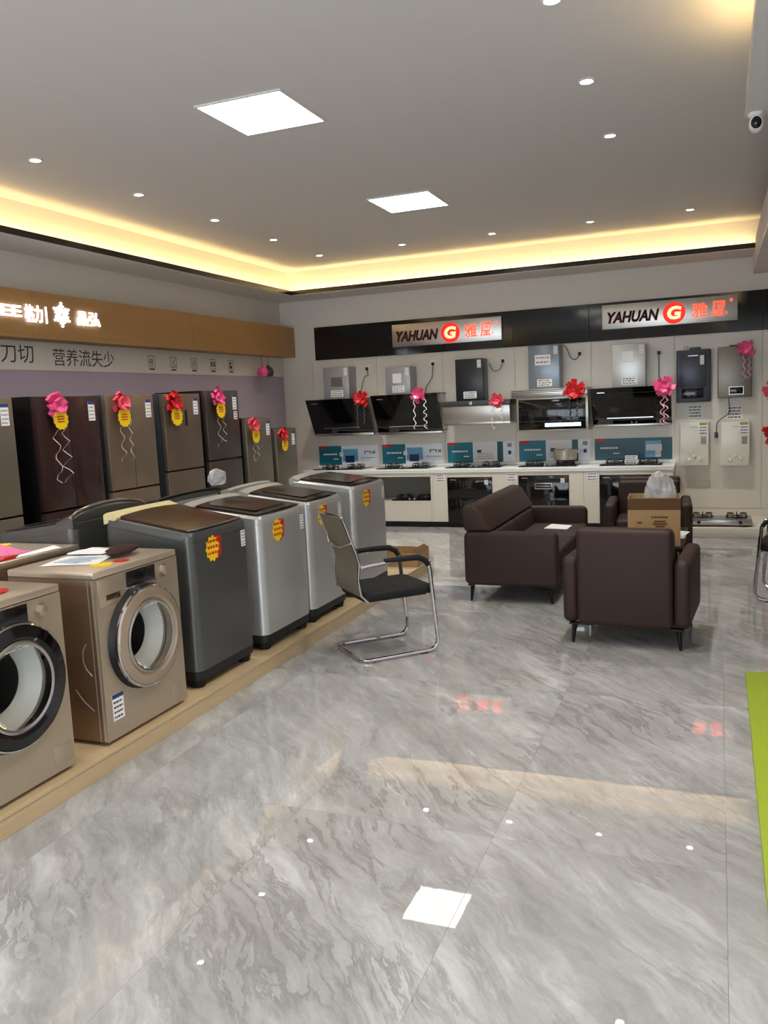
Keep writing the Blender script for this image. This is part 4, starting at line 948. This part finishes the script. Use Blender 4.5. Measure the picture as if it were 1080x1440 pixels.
for (x, z, lb) in ((-.33, 1.33, 'white price sheet under the dark grey water heater'), (.12, 1.30, 'white price sheet under the taupe water heater')):
    t = thing('price_sheet', lb, 'price sheet', (x, YB-.0125, z), 0, 'price sheets on the back wall'); card(t, -.02, .16, 0, .16, -.0003, 'sheet', 'paper', 'ink', 4, None, 7)

# illuminated name plates on the black band
def plate(label, x0, x1, z0, z1):
    w = (x1-x0)/2; h = z1-z0; t = thing('name_plate', label, 'sign', ((x0+x1)/2, YB-.0305, z0), 0, 'brushed steel name plates')
    box('plate', M['brushed'], t, -w, w, -.05, -.0005, 0, h, .004)
    y = -.0505; L_ = 2*w
    text('letters_edge', 'YAHUAN', M['letter_red'], t, -w+L_*.038, -w+L_*.437, h*.22, h*.70, y, ext=.003, shear=.25, bold=.05)
    text('letters', 'YAHUAN', M['letter_dk'], t, -w+L_*.042, -w+L_*.433, h*.235, h*.685, y-.0032, ext=.002, shear=.25, bold=.032)
    cx, cz, r = -w+L_*.545, h*.47, h*.43
    MB().lathe([(.001,-.02),(r*.94,-.02),(r,-.014),(r,0)], (cx, y, cz), 'y', 40).build('emblem_disc', M['disc_red'], t)
    text('emblem_letter', 'G', M['g_pale'], t, cx-r*.62, cx+r*.66, cz-r*.62, cz+r*.62, y-.0205, ext=.004, shear=.12, bold=.045)
    text('neon_letter', '雅', M['neon_red'], t, -w+L_*.675, -w+L_*.785, h*.20, h*.78, y, ext=.008, bold=.01)
    text('neon_letter', '凰', M['neon_red'], t, -w+L_*.815, -w+L_*.925, h*.20, h*.80, y, ext=.008, bold=.01)
    MB().lathe([(.001,-.008),(.016,-.008),(.016,0)], (-w+L_*.955, y, h*.80), 'y', 16).build('registered_mark', M['neon_red'], t)
plate('left brushed steel name plate with dark italic letters, red emblem and neon characters', -4.19, -2.65, 2.445, 2.75)
plate('right brushed steel name plate with dark italic letters, red emblem and neon characters', -1.36, .21, 2.475, 2.775)

# security camera under the right bulkhead
sc = cam_ = thing('security_camera', 'small white dome security camera under the ceiling bulkhead at right', 'camera', (.178, 5.03, 3.0995))
MB().lathe([(.001,-.0005),(.05,-.0005),(.05,-.018),(.03,-.026),(.001,-.026)], n=24).build('mount', M['hwhite'], sc)
MB().lathe([(.001,.045),(.03,.04),(.045,.02),(.045,-.02),(.036,-.035),(.001,-.035)], ax='y', n=24).build('body', M['hwhite'], sc, loc=(0,-.01,-.06))
MB().lathe([(.001,-.052),(.02,-.048),(.032,-.036),(.034,-.034)], ax='y', n=24).build('lens', M['blackgloss'], sc, loc=(0,-.01,-.06))
cam_.scale = (.8, .8, .95)
